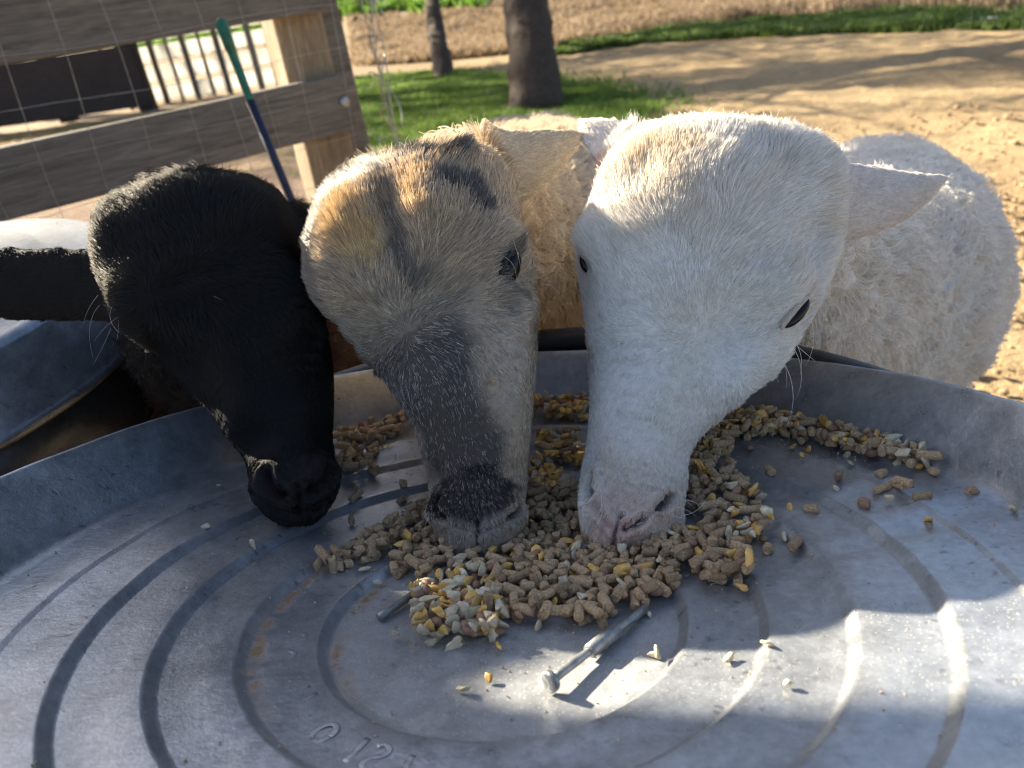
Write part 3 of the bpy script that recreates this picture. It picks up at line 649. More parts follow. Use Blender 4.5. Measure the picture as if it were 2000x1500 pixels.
fill([(1050, 880), (1140, 880), (1140, 935), (1075, 925)], 60, P_BACK, 'back')
fill([(1035, 940), (1060, 930), (1130, 985), (1040, 1000)], 50, P_BACK, 'back')
fill([(665, 840), (780, 815), (800, 850), (740, 895), (735, 950), (665, 955)], 75, P_MAIN, 'left')
fill([(613, 1125), (700, 1080), (780, 1040), (850, 1005), (860, 1025), (800, 1060), (740, 1095), (640, 1125)], 62, {'pellet': 8, 'white': .5, 'yellow': .3}, 'left')
for (x, y, k) in [(698, 990, 'pellet'), (688, 1027, 'wheat'), (790, 965, 'pellet'), (785, 985, 'pellet'), (800, 993, 'wheat'), (712, 1117, 'white'), (742, 1147, 'white'), (958, 1335, 'yellow'), (975, 1273, 'yellow'), (1280, 1287, 'white'), (1283, 1290, 'white'),
                  (1267, 1206, 'white'), (1305, 1165, 'yellow'), (1450, 1160, 'yellow'), (1398, 1097, 'yellow'), (1584, 1003, 'pellet'), (1543, 998, 'yellow'), (1504, 942, 'pellet'), (1445, 950, 'yellow'), (1383, 1038, 'wheat'), (1470, 1070, 'white'), (1500, 1080, 'pellet'),
                  (1552, 1080, 'pellet'), (1530, 1060, 'white'), (1440, 1075, 'white'), (1548, 893, 'yellow'), (1568, 905, 'yellow'), (1580, 895, 'yellow'), (1465, 900, 'wheat'), (1637, 945, 'wheat'), (1636, 967, 'white'), (1688, 985, 'wheat'), (1687, 996, 'wheat'),
                  (1722, 970, 'pellet'), (1752, 972, 'pellet'), (1762, 978, 'pellet'), (1800, 988, 'pellet'), (1735, 990, 'white'), (1813, 1025, 'yellow'), (1897, 970, 'pellet'), (1976, 1005, 'white'), (1424, 1295, 'white'), (408, 1051, 'white'), (497, 1088, 'white'),
                  (433, 965, 'white'), (820, 1185, 'wheat'), (772, 1253, 'white'), (905, 1356, 'white'), (1500, 1265, 'white'), (1540, 1343, 'white'), (1720, 945, 'pellet'), (1700, 890, 'white'), (1662, 925, 'white')]:
    u, v = tuv(x, y); drop(k, u, v, 'scattered')
WHERE = {'main': 'in the heap before the tan and white muzzles', 'grain': 'in the grain heap at the centre of the tray', 'right': 'in the patch right of the white muzzle', 'rim': 'in the trail along the right wall of the tray',
         'back': 'in the drift between the tan and white heads', 'left': 'in the thin trail left of the tan muzzle', 'scattered': 'scattered singly over bare tray'}
WHAT = {'pellet': ('feed_pellet', 'brown cylindrical feed pellet', 'feed pellet'), 'yellow': ('corn_piece', 'yellow cracked corn piece', 'corn'), 'white': ('corn_flake', 'whitish cracked corn piece', 'corn'), 'wheat': ('wheat_grain', 'brown wheat grain', 'grain'), 'red': ('milo_grain', 'dark red milo grain', 'grain')}
def to_px(p):
    q = np.array(p) - CAM; z = q @ FW; return 1000 + FPX * (q @ CX) / z, 750 - FPX * (q @ CY) / z
HIDE = []
def is_hidden(p):
    x, y = to_px(p); return (645 > x > 480 and y < 990) or (y < 1000 and 870 < x < 1020) or (1150 < x < 1300 and y < 1040) or x < 0 or x > 2000
def place_feed():
    per = {}
    for it in LISTED: per.setdefault(it[0], []).append(it)
    for kind, items in per.items():
        nm, lb, ct = WHAT[kind]
        order = sorted(items, key=lambda it: (is_hidden(it[2].translation), to_px(it[2].translation)[1] < 950, -it[2].translation.dot(Vector(TN))))
        lim = 300 if kind != 'yellow' else 140; lim = {'pellet': 300, 'yellow': 130, 'white': 130, 'wheat': 100, 'red': 40}[kind]
        for (k, idx, Mx, reg) in order[:lim]:
            if is_hidden(Mx.translation): continue
            o = bpy.data.objects.new(nm, KIND[k][idx][0]); sc.collection.objects.link(o); o.matrix_world = Mx
            o['label'] = lb + ' ' + WHERE[reg]; o['category'] = ct; o['group'] = lb + 's ' + WHERE[reg]
        rest = order[lim:] + [it for it in order[:lim] if is_hidden(it[2].translation)]
        if rest:
            mb = MB()
            for (k, idx, Mx, reg) in rest:
                me = KIND[k][idx][0]; co = np.empty(len(me.vertices) * 3); me.vertices.foreach_get('co', co); co = np.c_[co.reshape(-1, 3), np.ones(len(me.vertices))] @ np.array(Mx).T
                mb.add(co[:, :3], [tuple(p.vertices) for p in me.polygons])
            m2 = {'pellet': M_PEL, 'yellow': M_YEL, 'white': M_WHT, 'wheat': M_WHE, 'red': M_RED}[kind]
            mb.obj({'pellet': 'loose_pellets', 'yellow': 'cracked_corn', 'white': 'pale_cracked_corn', 'wheat': 'loose_wheat', 'red': 'loose_milo'}[kind], m2, kind='stuff', label=lb + 's heaped together in the rest of the feed', cat='feed')
place_feed()
def crumbs():
    mb = MB(); bv, bf = sphere((0, 0, 0), *np.eye(3), (1, 1, 1), 2); bv = np.array(bv); src = [it[2].translation for it in LISTED]
    for i in range(2600):
        if i % 5: p = np.array(src[RNG.integers(len(src))]) - TC; u, v = p @ TX + RNG.normal(0, .012), p @ TY + RNG.normal(0, .012)
        else: a, r = RNG.uniform(0, 6.28), RB * math.sqrt(RNG.random()) * .97; u, v = r * math.cos(a), r * math.sin(a)
        if math.hypot(u, v) > RB - .006: continue
        r = RNG.uniform(.00025, .0009); w = bv * RNG.uniform(.5, 1.3, bv.shape) * r; q = TC + TX * u + TY * v + TN * (float(hfloor(math.hypot(u, v))) + r * .4); mb.add(q + w, bf)
    mb.obj('feed_crumbs', simple('crumb', (.50, .38, .22), .9, .5, 900, .0002), smooth=False, kind='stuff', label='pale feed crumbs and dust sprinkled over the tray floor', cat='feed')
crumbs()

#MARK_SHEEP
# ------------------------------------------------------------------ sheep
def loft(rings):
    n = len(rings[0]); v = [p for r in rings for p in r]; f = []
    for j in range(len(rings) - 1):
        for i in range(n): a = j * n + i; b = j * n + (i + 1) % n; f.append((a, b, b + n, a + n))
    c0 = len(v); v.append(np.mean(rings[0], 0)); c1 = len(v); v.append(np.mean(rings[-1], 0)); m = (len(rings) - 1) * n
    for i in range(n): f.append((c0, (i + 1) % n, i)); f.append((c1, m + i, m + (i + 1) % n))
    return v, f
def ring(c, A, B, ta, tb, te, n=36, e=2.3, ed=None):
    out = []
    for i in range(n):
        t = 2 * math.pi * i / n; ct, st = math.cos(t), math.sin(t); ee = e
        x = math.copysign(abs(ct) ** (2 / ee), ct); y = math.copysign(abs(st) ** (2 / ee), st)
        out.append(c + A * ta * x + B * (tb if st > 0 else te) * y)
    return out
class Sheep:
    def __init__(s, spec):
        s.__dict__.update(spec); s.build()
    def build(s):
        v = []; f = []
        def add(vf):
            n = len(v); v.extend(vf[0]); f.extend([tuple(i + n for i in q) for q in vf[1]])
        # head from its outline
        st = np.array(s.head, float); st = crom(st, 3); cen = []; rings = []
        for (xl, yl, xr, yr, d, td, tv) in st: cen.append(at((xl + xr) / 2, (yl + yr) / 2, d))
        cen = np.array(cen); T = unit(np.gradient(cen, axis=0)); ha = []
        for i, (xl, yl, xr, yr, d, td, tv) in enumerate(st):
            L, R = at(xl, yl, d), at(xr, yr, d); A = unit(R - L); hw = np.linalg.norm(R - L) / 2; ra = s.roll; B = unit(np.cross(A, T[i]))
            if B @ (CAM - cen[i]) < 0: B = -B
            A2 = A * math.cos(ra) + B * math.sin(ra); B2 = -A * math.sin(ra) + B * math.cos(ra)
            ha.append((A2, B2, hw)); rings.append(ring(cen[i], A2, B2, hw, td * (1 - .14 * float(sstep(.35, .6, i / len(st)))), tv, e=2.25 + .5 * float(sstep(.15, .5, i / len(st)))))
        add(loft(rings)); s.hc = cen; s.hA = np.array([h[0] for h in ha]); s.hB = np.array([h[1] for h in ha]); s.hw = np.array([h[2] for h in ha]); s.hlen = np.r_[0, np.cumsum(np.linalg.norm(np.diff(cen, axis=0), axis=1))]
        # ears: (centre px, depth, half width in m, thickness, width direction px)
        s.earc = []
        for ear in s.ears:
            E = crom(np.array(ear, float), 4); C3 = np.array([at(x, y, d) for x, y, d, *_ in E]); T = unit(np.gradient(C3, axis=0)); rs = []
            for i, (x, y, d, w, th, cup, rot) in enumerate(E):
                B = unit(CAM - C3[i]); B = unit(B - T[i] * (B @ T[i])); A = np.cross(T[i], B); A, B = A * math.cos(rot) + B * math.sin(rot), -A * math.sin(rot) + B * math.cos(rot); r = []
                for k in range(20):
                    t = 2 * math.pi * k / 20; r.append(C3[i] + A * w * math.cos(t) + B * (th * math.sin(t) - cup * (math.cos(t) ** 2) * w))
                rs.append(r)
            add(loft(rs)); s.earc.append((C3, E[:, 3]))
        # neck and trunk
        s.bc = []; B0 = crom(np.array([(*at(x, y, d), r, q) for (x, y, d, r, q) in s.body], float), 4); C3 = B0[:, :3]; T = unit(np.gradient(C3, axis=0)); rs = []
        for i in range(len(C3)):
            A = unit(np.cross(T[i], UZ)); B = np.cross(A, T[i]); r = B0[i, 3]; rs.append(ring(C3[i], A, B, r * B0[i, 4], r, r, 32, 2.2))
        e0 = [C3[0] + (np.array(p) - C3[0]) * .6 - T[0] * B0[0, 3] * .6 for p in rs[0]]; e1 = [C3[-1] + (np.array(p) - C3[-1]) * .72 + T[-1] * B0[-1, 3] * .5 for p in rs[-1]]; e2 = [C3[-1] + (np.array(p) - C3[-1]) * .3 + T[-1] * B0[-1, 3] * .72 for p in rs[-1]]
        add(loft([e0] + rs + [e1, e2])); s.bc = C3; s.br = B0[:, 3]
        # legs
        ax = unit(np.array([T[-1][0], T[-1][1], 0])); sd = np.cross(ax, UZ); s.legs = []
        fi, ri = int(len(C3) * .50), len(C3) - 2
        for (ci, hind) in ((fi, False), (ri, True)):
            for sgn in (-1, 1):
                c = C3[ci] + sd * sgn * s.br[ci] * .52; zt = c[2] - s.br[ci] * .35; k = zt
                if hind: P = [(c + [0, 0, 0], .075), (c * [1, 1, 0] + UZ * zt * .82 + ax * -.02, .062), (c * [1, 1, 0] + UZ * zt * .62 - ax * .03, .040), (c * [1, 1, 0] + UZ * zt * .40 + ax * .055, .021), (c * [1, 1, 0] + UZ * .12 + ax * .03, .014), (c * [1, 1, 0] + UZ * .05 + ax * .02, .017), (c * [1, 1, 0] + UZ * .005 + ax * .0, .021)]
                else: P = [(c + [0, 0, 0], .062), (c * [1, 1, 0] + UZ * zt * .8, .046), (c * [1, 1, 0] + UZ * zt * .55 + ax * .01, .026), (c * [1, 1, 0] + UZ * zt * .45 - ax * .004, .022), (c * [1, 1, 0] + UZ * .12, .013), (c * [1, 1, 0] + UZ * .05, .016), (c * [1, 1, 0] + UZ * .005 - ax * .012, .021)]
                Q = crom(np.array([(*p, r) for p, r in P]), 3); add(tube(Q[:, :3], Q[:, 3], 12)); s.legs.append(Q)
        # tail
        tb = C3[-1] + T[-1] * s.br[-1] * .6 + UZ * s.br[-1] * .3; Q = crom(np.array([(*tb, .03), (*(tb + ax * .04 - UZ * .08), .024), (*(tb + ax * .05 - UZ * .2), .014)]), 3); add(tube(Q[:, :3], Q[:, 3], 10))
        me = mesh('tmp', v, f); o = bpy.data.objects.new('tmp', me); sc.collection.objects.link(o)
        rm = o.modifiers.new('r', 'REMESH'); rm.mode = 'VOXEL'; rm.voxel_size = .0034
        dg = bpy.context.evaluated_depsgraph_get(); dg.update(); m2 = bpy.data.meshes.new_from_object(o.evaluated_get(dg)); bpy.data.objects.remove(o)
        n = len(m2.vertices); co = np.empty(n * 3); m2.vertices.foreach_get('co', co); co = co.reshape(-1, 3); a, hd, b, bb, hdist = s.coords(co)
        sel = (a < .21) & (hdist < 1.35) & (bb > -.9); bm = bmesh.new(); bm.from_mesh(m2); bm.verts.ensure_lookup_table()
        bmesh.ops.subdivide_edges(bm, edges=[e for e in bm.edges if sel[e.verts[0].index] and sel[e.verts[1].index]], cuts=3, use_grid_fill=True); bm.to_mesh(m2); bm.free(); m2.update()
        n = len(m2.vertices); co = np.empty(n * 3); m2.vertices.foreach_get('co', co); co = co.reshape(-1, 3)
        ed = np.empty(len(m2.edges) * 2, np.int32); m2.edges.foreach_get('vertices', ed); ed = ed.reshape(-1, 2); deg = np.bincount(ed.ravel(), minlength=n)[:, None]
        a, hd, b, bb, hdist = s.coords(co)
        def lap(co, w, it):
            for _ in range(it):
                acc = np.stack([np.bincount(ed[:, 0], co[ed[:, 1], k], n) + np.bincount(ed[:, 1], co[ed[:, 0], k], n) for k in range(3)], 1); co = co + (acc / deg - co) * w
            return co
        hw_ = (hdist < 1.15)[:, None]; er_ = (s.region(co, hdist) == 2)[:, None]; co = lap(co, np.full((n, 1), .5), 9); co = lap(co, np.where(hw_ | er_, .0, .6), 30)
        join = ((hdist > .8) & (hdist < 1.7) & ~er_[:, 0])[:, None]; co = lap(co, np.where(join, .5, 0), 22)
        m2.vertices.foreach_set('co', co.ravel()); m2.update(); nr = np.empty(n * 3); m2.vertex_normals.foreach_get('vector', nr); nr = nr.reshape(-1, 3)
        # surface relief
        a, hd, b, bb, hdist = s.coords(co); isb = sstep(1.1, 1.6, hdist)
        zleg = sstep(.30, .42, co[:, 2])
        lum = (s.region(co, hdist) != 2) * ((fbm(co, 42, 3, 2) - .5) * .022 + (fbm(co, 9, 4, 2) - .5) * .022) * isb * zleg
        face = np.zeros(n)
        for (x, y, rx, amp) in s.dents:     # shallow hollows and swellings of the skull: (a, b, radius, depth)
            face += amp * np.exp(-(((a - x) / rx) ** 2 + ((b - y) / (rx * 3.0)) ** 2)) * (bb > -.1) * (hdist < 1.25)
        bv = BVHTree.FromPolygons([tuple(c) for c in co], [tuple(p.vertices) for p in m2.polygons])
        for (x, y, r_, amp) in s.feat:
            loc = bv.ray_cast(Vector(CAM), Vector(unit(at(x, y, 1) - CAM)))[0]
            if loc is not None: face += 1.45 * amp * np.exp(-((np.linalg.norm(co - np.array(loc), axis=1) / (r_ * 1.05)) ** 2))
        s.cuts = []; s.dk = np.zeros(n)
        def onto(pl):
            q = [bv.ray_cast(Vector(CAM), Vector(unit(at(x, y, 1) - CAM)))[0] for x, y in pl]; q = [np.array(z) for z in q if z is not None]; q = [z for i, z in enumerate(q) if i == 0 or np.linalg.norm(z - q[i - 1]) < .04]; return crom(np.array(q), 8) if len(q) > 1 else None
        for (pl, w_, dp, dark_) in s.carve:
            q = onto(pl)
            if q is None: continue
            near = np.linalg.norm(co - q.mean(0), axis=1) < .06; d = np.full(n, 1.0); d[near] = np.linalg.norm(co[near][:, None] - q[None], axis=2).min(1)
            face += -dp * np.exp(-(d / w_) ** 2) + dp * .45 * np.exp(-((d - 2.4 * w_) / (w_ * 1.1)) ** 2); s.dk = np.maximum(s.dk, dark_ * np.exp(-(d / (w_ * .95)) ** 2)); s.cuts.append((q, w_ * (.9 if dp > .003 else .45)))
        co = co + nr * (lum + face)[:, None]; m2.vertices.foreach_set('co', co.ravel()); m2.polygons.foreach_set('use_smooth', [True] * len(m2.polygons)); m2.update()
        m2.vertex_normals.foreach_get('vector', nv := np.empty(n * 3)); nr = nv.reshape(-1, 3)
        reg = s.region(co, hdist); bv = BVHTree.FromPolygons([tuple(c) for c in co], [tuple(p.vertices) for p in m2.polygons]); s.coat = []
        for (pl, r_, c_, k_) in s.paint:
            q = [bv.ray_cast(Vector(CAM), Vector(unit(at(x, y, 1) - CAM)))[0] for x, y in pl]; q = [np.array(z) for z in q if z is not None]
            if q: s.coat.append((crom(np.array(q), 3) if len(q) > 1 else np.array(q), r_, c_, k_))
        col = s.tint(co, s.color(co, a, b, bb, reg)); col = col * (1 - s.dk[:, None]) + np.array([.030, .014, .012]) * s.dk[:, None]; ca = m2.color_attributes.new('hide_color', 'FLOAT_COLOR', 'POINT'); ca.data.foreach_set('color', np.c_[col * s.hide, np.ones(n)].ravel())
        m2.materials.append(M_HIDE); m2.name = s.name + '_body'; gz = s.bc[-6].copy(); gz[2] = 0
        s.bv0 = None
        s.root = empty('sheep', gz, s.label, 'sheep'); s.body_o = link('body', m2, s.root); s.co, s.nr, s.me = co, nr, m2
        m2.calc_loop_triangles(); tr = np.empty(len(m2.loop_triangles) * 3, np.int32); m2.loop_triangles.foreach_get('vertices', tr); s.tri = tr.reshape(-1, 3)
        s.bvh = BVHTree.FromPolygons([tuple(c) for c in co], [tuple(t) for t in s.tri])
        s.holes = []; s.eyes(); s.fur()
    def coords(s, P):
        "a: 0 at the nose to 1 at the crown; b: -1..1 across; bb: dorsal +; hdist: distance from the axis in head radii"
        n = len(P); best = np.full(n, 1e9); a = np.zeros(n); b = np.zeros(n); bb = np.zeros(n); hw = s.hw; L = s.hlen[-1]
        for i in range(len(s.hc) - 1):
            p, q = s.hc[i], s.hc[i + 1]; d = q - p; t = np.clip(((P - p) @ d) / (d @ d), 0, 1); w = hw[i] * (1 - t) + hw[i + 1] * t; w = np.maximum(w, .03); r = P - (p + t[:, None] * d); ds = np.linalg.norm(r, axis=1) / w
            m = ds < best; best[m] = ds[m]; a[m] = (s.hlen[i] + t[m] * np.linalg.norm(d)) / L; b[m] = (r[m] @ s.hA[i]) / w[m]; bb[m] = (r[m] @ s.hB[i]) / w[m]
        return a, None, b, bb, best
    def region(s, P, hdist):
        "0 wool, 1 head, 2 ear, 3 leg"
        reg = np.where(hdist < 1.32, 1, 0)
        for C3, w in s.earc:
            d = np.linalg.norm(P[:, None, :] - C3[None, ::2, :], axis=2) - w[::2] * 1.15; m = (d.min(1) < .003) & (hdist > 1.02); reg[m] = 2
        reg[P[:, 2] < s.legz] = 3
        return reg
    def hit(s, x, y):
        d = at(x, y, 1) - CAM; loc, nr, i, ds = s.bvh.ray_cast(Vector(CAM), Vector(unit(d))); 
        return (np.array(loc), np.array(nr)) if loc is not None else None
    def tint(s, P, col, st=False):
        nz = fbm(P, 90, 41, 3) - .5
        for (q, r_, c_, k_) in s.coat:
            d = np.linalg.norm(P[:, None] - q[None], axis=2).min(1) if len(P) < 400000 else np.min([np.linalg.norm(P - z, axis=1) for z in q], 0)
            w = sstep(1.15, .45, d / r_ + nz * 1.7) * k_
            if st: w = w * (RNG.random(len(P)) < .88)
            col = col * (1 - w[:, None]) + np.array(c_) * w[:, None]
        return col
    def eyes(s):
        for (x, y, x0, y0, x1, y1, hl, hh, out, lidm) in s.eye_px:
            h = s.hit(x, y)
            if h is None: print('EYE MISS', s.name, x, y); continue
            p, n = h; u = at(x1, y1, p @ FW - CAM @ FW) - at(x0, y0, p @ FW - CAM @ FW); u = unit(u - n * (u @ n)); w = np.cross(n, u)
            e = empty('eye_root', p, None, None) if False else None
            v, f = sphere(p - n * .0005, u, w, n, (hl, hh, .0030 + out), 14); eo = link('eye', mesh('eye', v, f), s.root, M_EYE)
            # lids: an almond ring
            mb = MB(); K = 26; pts = [p - n * (.0004 + .0015 * abs(math.cos(t)) ** 2) + u * hl * 1.06 * math.cos(t) + w * hh * 1.12 * math.sin(t) for t in np.linspace(0, 2 * math.pi, K)]; mb.tube(pts, .0011, 8, False); lo = link('eyelid', mesh('eyelid', mb.v, mb.f), eo, lidm)
            upw = w if w @ unit(s.hc[-1] - s.hc[0]) > 0 else -w; mb = MB(); T_ = np.linspace(.05, math.pi - .05, 16)
            mb.tube([p + n * .0006 + u * hl * 1.1 * math.cos(t) + upw * hh * 1.05 * math.sin(t) for t in T_], .0007 + .0012 * np.sin(T_), 10); link('upper_lid', mesh('upper_lid', mb.v, mb.f), eo, lidm)
            s.holes.append((p, u, w, n, hl * 1.02, hh * 1.02))
        for (pts, r, m) in s.slits:
            P = []; 
            for (x, y) in pts:
                h = s.hit(x, y)
                if h is not None and (not P or np.linalg.norm(h[0] - P[-1]) < .02): P.append(h[0] - h[1] * r * .45)
            if len(P) >= 2:
                P = crom(np.array(P), 4); k = len(P); mb = MB(); mb.tube(P, r * (.25 + .75 * np.sin(np.linspace(.15, math.pi - .15, k))), 8); link('nostril' if r > .0011 else 'lip_line', mesh('slit', mb.v, mb.f), s.root, m)
                for q in P[::3]: s.holes.append((q, None, None, None, r * 1.5, 0))
    def sample(s, count, wt):
        "roots on the hide, density following a per-vertex weight"
        V = s.co[s.tri]; ar = np.linalg.norm(np.cross(V[:, 1] - V[:, 0], V[:, 2] - V[:, 0]), axis=1) / 2; w = ar * wt[s.tri].mean(1); p = w / w.sum(); idx = RNG.choice(len(p), count, p=p)
        r1 = np.sqrt(RNG.random(count)); r2 = RNG.random(count); bc = np.c_[1 - r1, r1 * (1 - r2), r1 * r2]; P = (V[idx] * bc[..., None]).sum(1); n = unit((s.nr[s.tri[idx]] * bc[..., None]).sum(1)); return P, n
    def strands(s, name, P, n, flow, L, lift, rad, col, m, clump_cell, clump, K=5, curl=0, jitter=.12, bend=.8):
        N_ = len(P); fl = flow - n * (flow * n).sum(1, keepdims=True); fl = unit(fl); d0 = unit(n * lift[:, None] + fl * (1 - lift[:, None]) + RNG.normal(0, jitter, P.shape)); d1 = unit(fl * bend + n * lift[:, None] * .5 + RNG.normal(0, jitter, P.shape) + np.array([0, 0, -.06]))
        pts = np.zeros((N_, K, 3)); pts[:, 0] = P - n * .0008; step = (L / (K - 1))[:, None]
        ph = RNG.uniform(0, 6.28, N_); sd = np.cross(fl, n)
        cid = np.floor(P / clump_cell + np.stack([vnoise(P, .45 / clump_cell, 70 + q) for q in range(3)], 1) * 2.6).astype(np.int64); key = _h(cid[:, 0], cid[:, 1], cid[:, 2], 5)
        if curl: ph = key * 6.28 * 3 + RNG.normal(0, .5, N_)
        for k in range(1, K):
            t = k / (K - 1); d = unit(d0 * (1 - t) + d1 * t)
            if curl: d = d + (sd * np.cos(ph + t * 7)[:, None] + n * np.sin(ph + t * 7)[:, None] * .6) * curl
            pts[:, k] = pts[:, k - 1] + d * step
        uk, inv = np.unique((key * 16777215).astype(np.int64), return_inverse=True); cnt = np.bincount(inv)
        mp = np.stack([np.bincount(inv, pts[:, -1, c]) / cnt for c in range(3)], 1)[inv]
        pull = mp - pts[:, -1]; pull *= np.minimum(1, 1.3 * clump_cell / (np.linalg.norm(pull, axis=1, keepdims=True) + 1e-9)); mp = pts[:, -1] + pull
        for k in range(1, K): t = (k / (K - 1)) ** 1.3; pts[:, k] += (mp - pts[:, -1]) * (clump * t) if k < K - 1 else 0
        pts[:, -1] += (mp - pts[:, -1]) * clump
        cv = bpy.data.hair_curves.new(name); cv.add_curves([K] * N_); cv.points.foreach_set('position', pts.reshape(-1).astype(np.float32))
        ra = cv.attributes.get('radius') or cv.attributes.new('radius', 'FLOAT', 'POINT'); prof = np.linspace(1, .25, K) ** .7; ra.data.foreach_set('value', (rad[:, None] * prof[None]).ravel().astype(np.float32))
        ca = cv.attributes.new('fur_color', 'FLOAT_COLOR', 'CURVE'); ca.data.foreach_set('color', np.c_[col, np.ones(N_)].ravel().astype(np.float32)); cv.materials.append(m)
        o = link(name, cv, s.root); return o
    def fur(s):
        a, _, b, bb, hd = s.coords(s.co); reg = s.region(s.co, hd); vis = ((CAM - s.co) * s.nr).sum(1) > -.15 * np.linalg.norm(CAM - s.co, axis=1)
        # short coat of head and ears
        wt = np.where(reg == 1, 1.0, 0) + np.where(reg == 2, 1.0, 0) + np.where((reg == 0) & (hd < 2.0), .6, 0) ; wt = wt * np.where(vis, 1, .22) * (1 - .35 * sstep(.75, 1, a) * (reg == 1)) * np.where(a < .35, 2.1, 1.0)
        P, n = s.sample(s.n_fur, wt)
        keep = np.ones(len(P), bool)
        for (p, u, w, nn_, hl, hh) in s.holes:
            r = P - p
            if u is None: keep &= ~(np.linalg.norm(r, axis=1) < hl)
            else: keep &= ~((((r @ u) / hl) ** 2 + ((r @ w) / hh) ** 2 < 1) & (np.abs(r @ nn_) < .01))
        for q, w_ in s.cuts:
            near = np.linalg.norm(P - q.mean(0), axis=1) < .05; d = np.full(len(P), 1.0); d[near] = np.linalg.norm(P[near][:, None] - q[None], axis=2).min(1); keep &= d > w_
        P, n = P[keep], n[keep]; a, _, b, bb, hd = s.coords(P); reg = s.region(P, hd)
        # flow: away from the nose, fanning from a whorl between the eyes
        ip = np.clip((a * (len(s.hc) - 1)).astype(int), 0, len(s.hc) - 1); ax = unit(s.hc[-1] - s.hc[0]); A = s.hA[ip]
        sg = np.tanh((a - s.whorl[0]) / .09)[:, None]; bo = (b - s.whorl[1])[:, None]
        flow = ax[None] * sg * (1.0 - .25 * (sg > 0)) + A * bo * (1.5 * (1 - .55 * np.abs(sg)))
        flow = flow + (np.stack([vnoise(P, 45, q) for q in (1, 2, 3)], 1) - .5) * .8
        for C3, w in s.earc:
            e = reg == 2; q = P[e]; dd = np.linalg.norm(q[:, None] - C3[None], axis=2); wi = dd.argmin(1); near = dd.min(1) < .06; T = unit(np.gradient(C3, axis=0)); fe = flow[e]; fe[near] = T[wi][near]; flow[e] = fe
        L = s.len0 + (s.len1 - s.len0) * sstep(.15, .95, a); L = np.where(reg == 2, s.len_ear, L); tuft = sstep(.82, 1.0, a) * (reg == 1); L = L * (1 + tuft * .6) * np.where((a < .16) & (reg == 1), .8, 1); L = np.where(reg == 0, s.len1 * 1.5, L) * RNG.uniform(.55, 1.25, len(P)) * (.8 + .5 * vnoise(P, 60, 8))
        lift = np.clip(.17 + .20 * tuft + .10 * sstep(.4, .8, a) + .20 * sstep(.30, .15, a) * (reg == 1), .1, .7) * RNG.uniform(.6, 1.4, len(P)); lift = np.where(reg == 2, .24, lift)
        col = s.tint(P, s.color(P, a, b, bb, reg, True), True)
        for (p, u, w, nn_, hl, hh) in s.holes:
            if u is not None:
                r = P - p; q = ((r @ u) / (hl * 1.35)) ** 2 + ((r @ w) / (hh * 1.5)) ** 2; m_ = (q < 1) & (np.abs(r @ nn_) < .015); col[m_] = col[m_] * .3 + np.array(s.rim) * .7
        col = np.clip(col * (1 + RNG.normal(0, s.cvar, (len(P), 1))), 0.001, .95)
        ck = np.floor(P / .0032 + np.stack([vnoise(P, 140, 80 + q) for q in range(3)], 1) * 2.6).astype(np.int64); col = np.clip(col * (1 + s.cvar * 1.3 * (_h(ck[:, 0], ck[:, 1], ck[:, 2], 9) - .5))[:, None], .001, .95)
        s.strands('fur', P, n, flow, L, lift, np.full(len(P), s.hair_r) * RNG.uniform(.6, 1.4, len(P)), col, s.mat_fur, .0040, .40)
        # wool of neck, trunk and tail
        a, _, b, bb, hd = s.coords(s.co); reg = s.region(s.co, hd); wt = (reg == 0) * np.where(vis, 1, .25) * sstep(1.2, 1.5, hd) + (reg == 3) * .12
        P, n = s.sample(s.n_wool, wt); a, _, b, bb, hd = s.coords(P); reg = s.region(P, hd); L = np.where(reg == 3, .012, s.len_wool * (.5 + .9 * vnoise(P, 18, 3))) * RNG.uniform(.7, 1.2, len(P)) * (.45 + .55 * sstep(1.2, 2.0, hd))
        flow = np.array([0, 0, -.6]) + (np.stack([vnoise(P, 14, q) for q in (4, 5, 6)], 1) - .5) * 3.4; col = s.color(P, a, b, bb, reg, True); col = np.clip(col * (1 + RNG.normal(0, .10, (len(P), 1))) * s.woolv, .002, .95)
        s.strands('wool', P, n, flow, L, np.full(len(P), .75), np.full(len(P), s.wool_r) * RNG.uniform(.6, 1.3, len(P)), col, M_WOOLM, s.lock, .85, 8, 1.15, .10, .4)
        # a few long tactile hairs about the eyes, cheeks and lips
        W = []
        for (x, y, k, L) in s.whisk:
            h = s.hit(x, y)
            if h is None: continue
            for _ in range(k):
                p = h[0] + RNG.normal(0, .006, 3); W.append((p, h[1], L * RNG.uniform(.6, 1.2)))
        if W:
            P = np.array([w[0] for w in W]); n = unit(np.array([w[1] for w in W])); Ln = np.array([w[2] for w in W]); fl = RNG.normal(0, .6, P.shape) + np.array([.1, -.2, -.7])
            s.strands('whiskers', P, n, fl, Ln, np.full(len(P), .65), np.full(len(P), .00013), np.tile(s.wcol, (len(P), 1)), s.mat_fur, .5, .0, 7, 0, .18, .9)
    def at_ab(s, a, b):
        i = int(np.clip(np.searchsorted(s.hlen / s.hlen[-1], a), 0, len(s.hc) - 1)); return s.hc[i] + s.hA[i] * b * s.hw[i] + s.hB[i] * s.hw[i] * .8

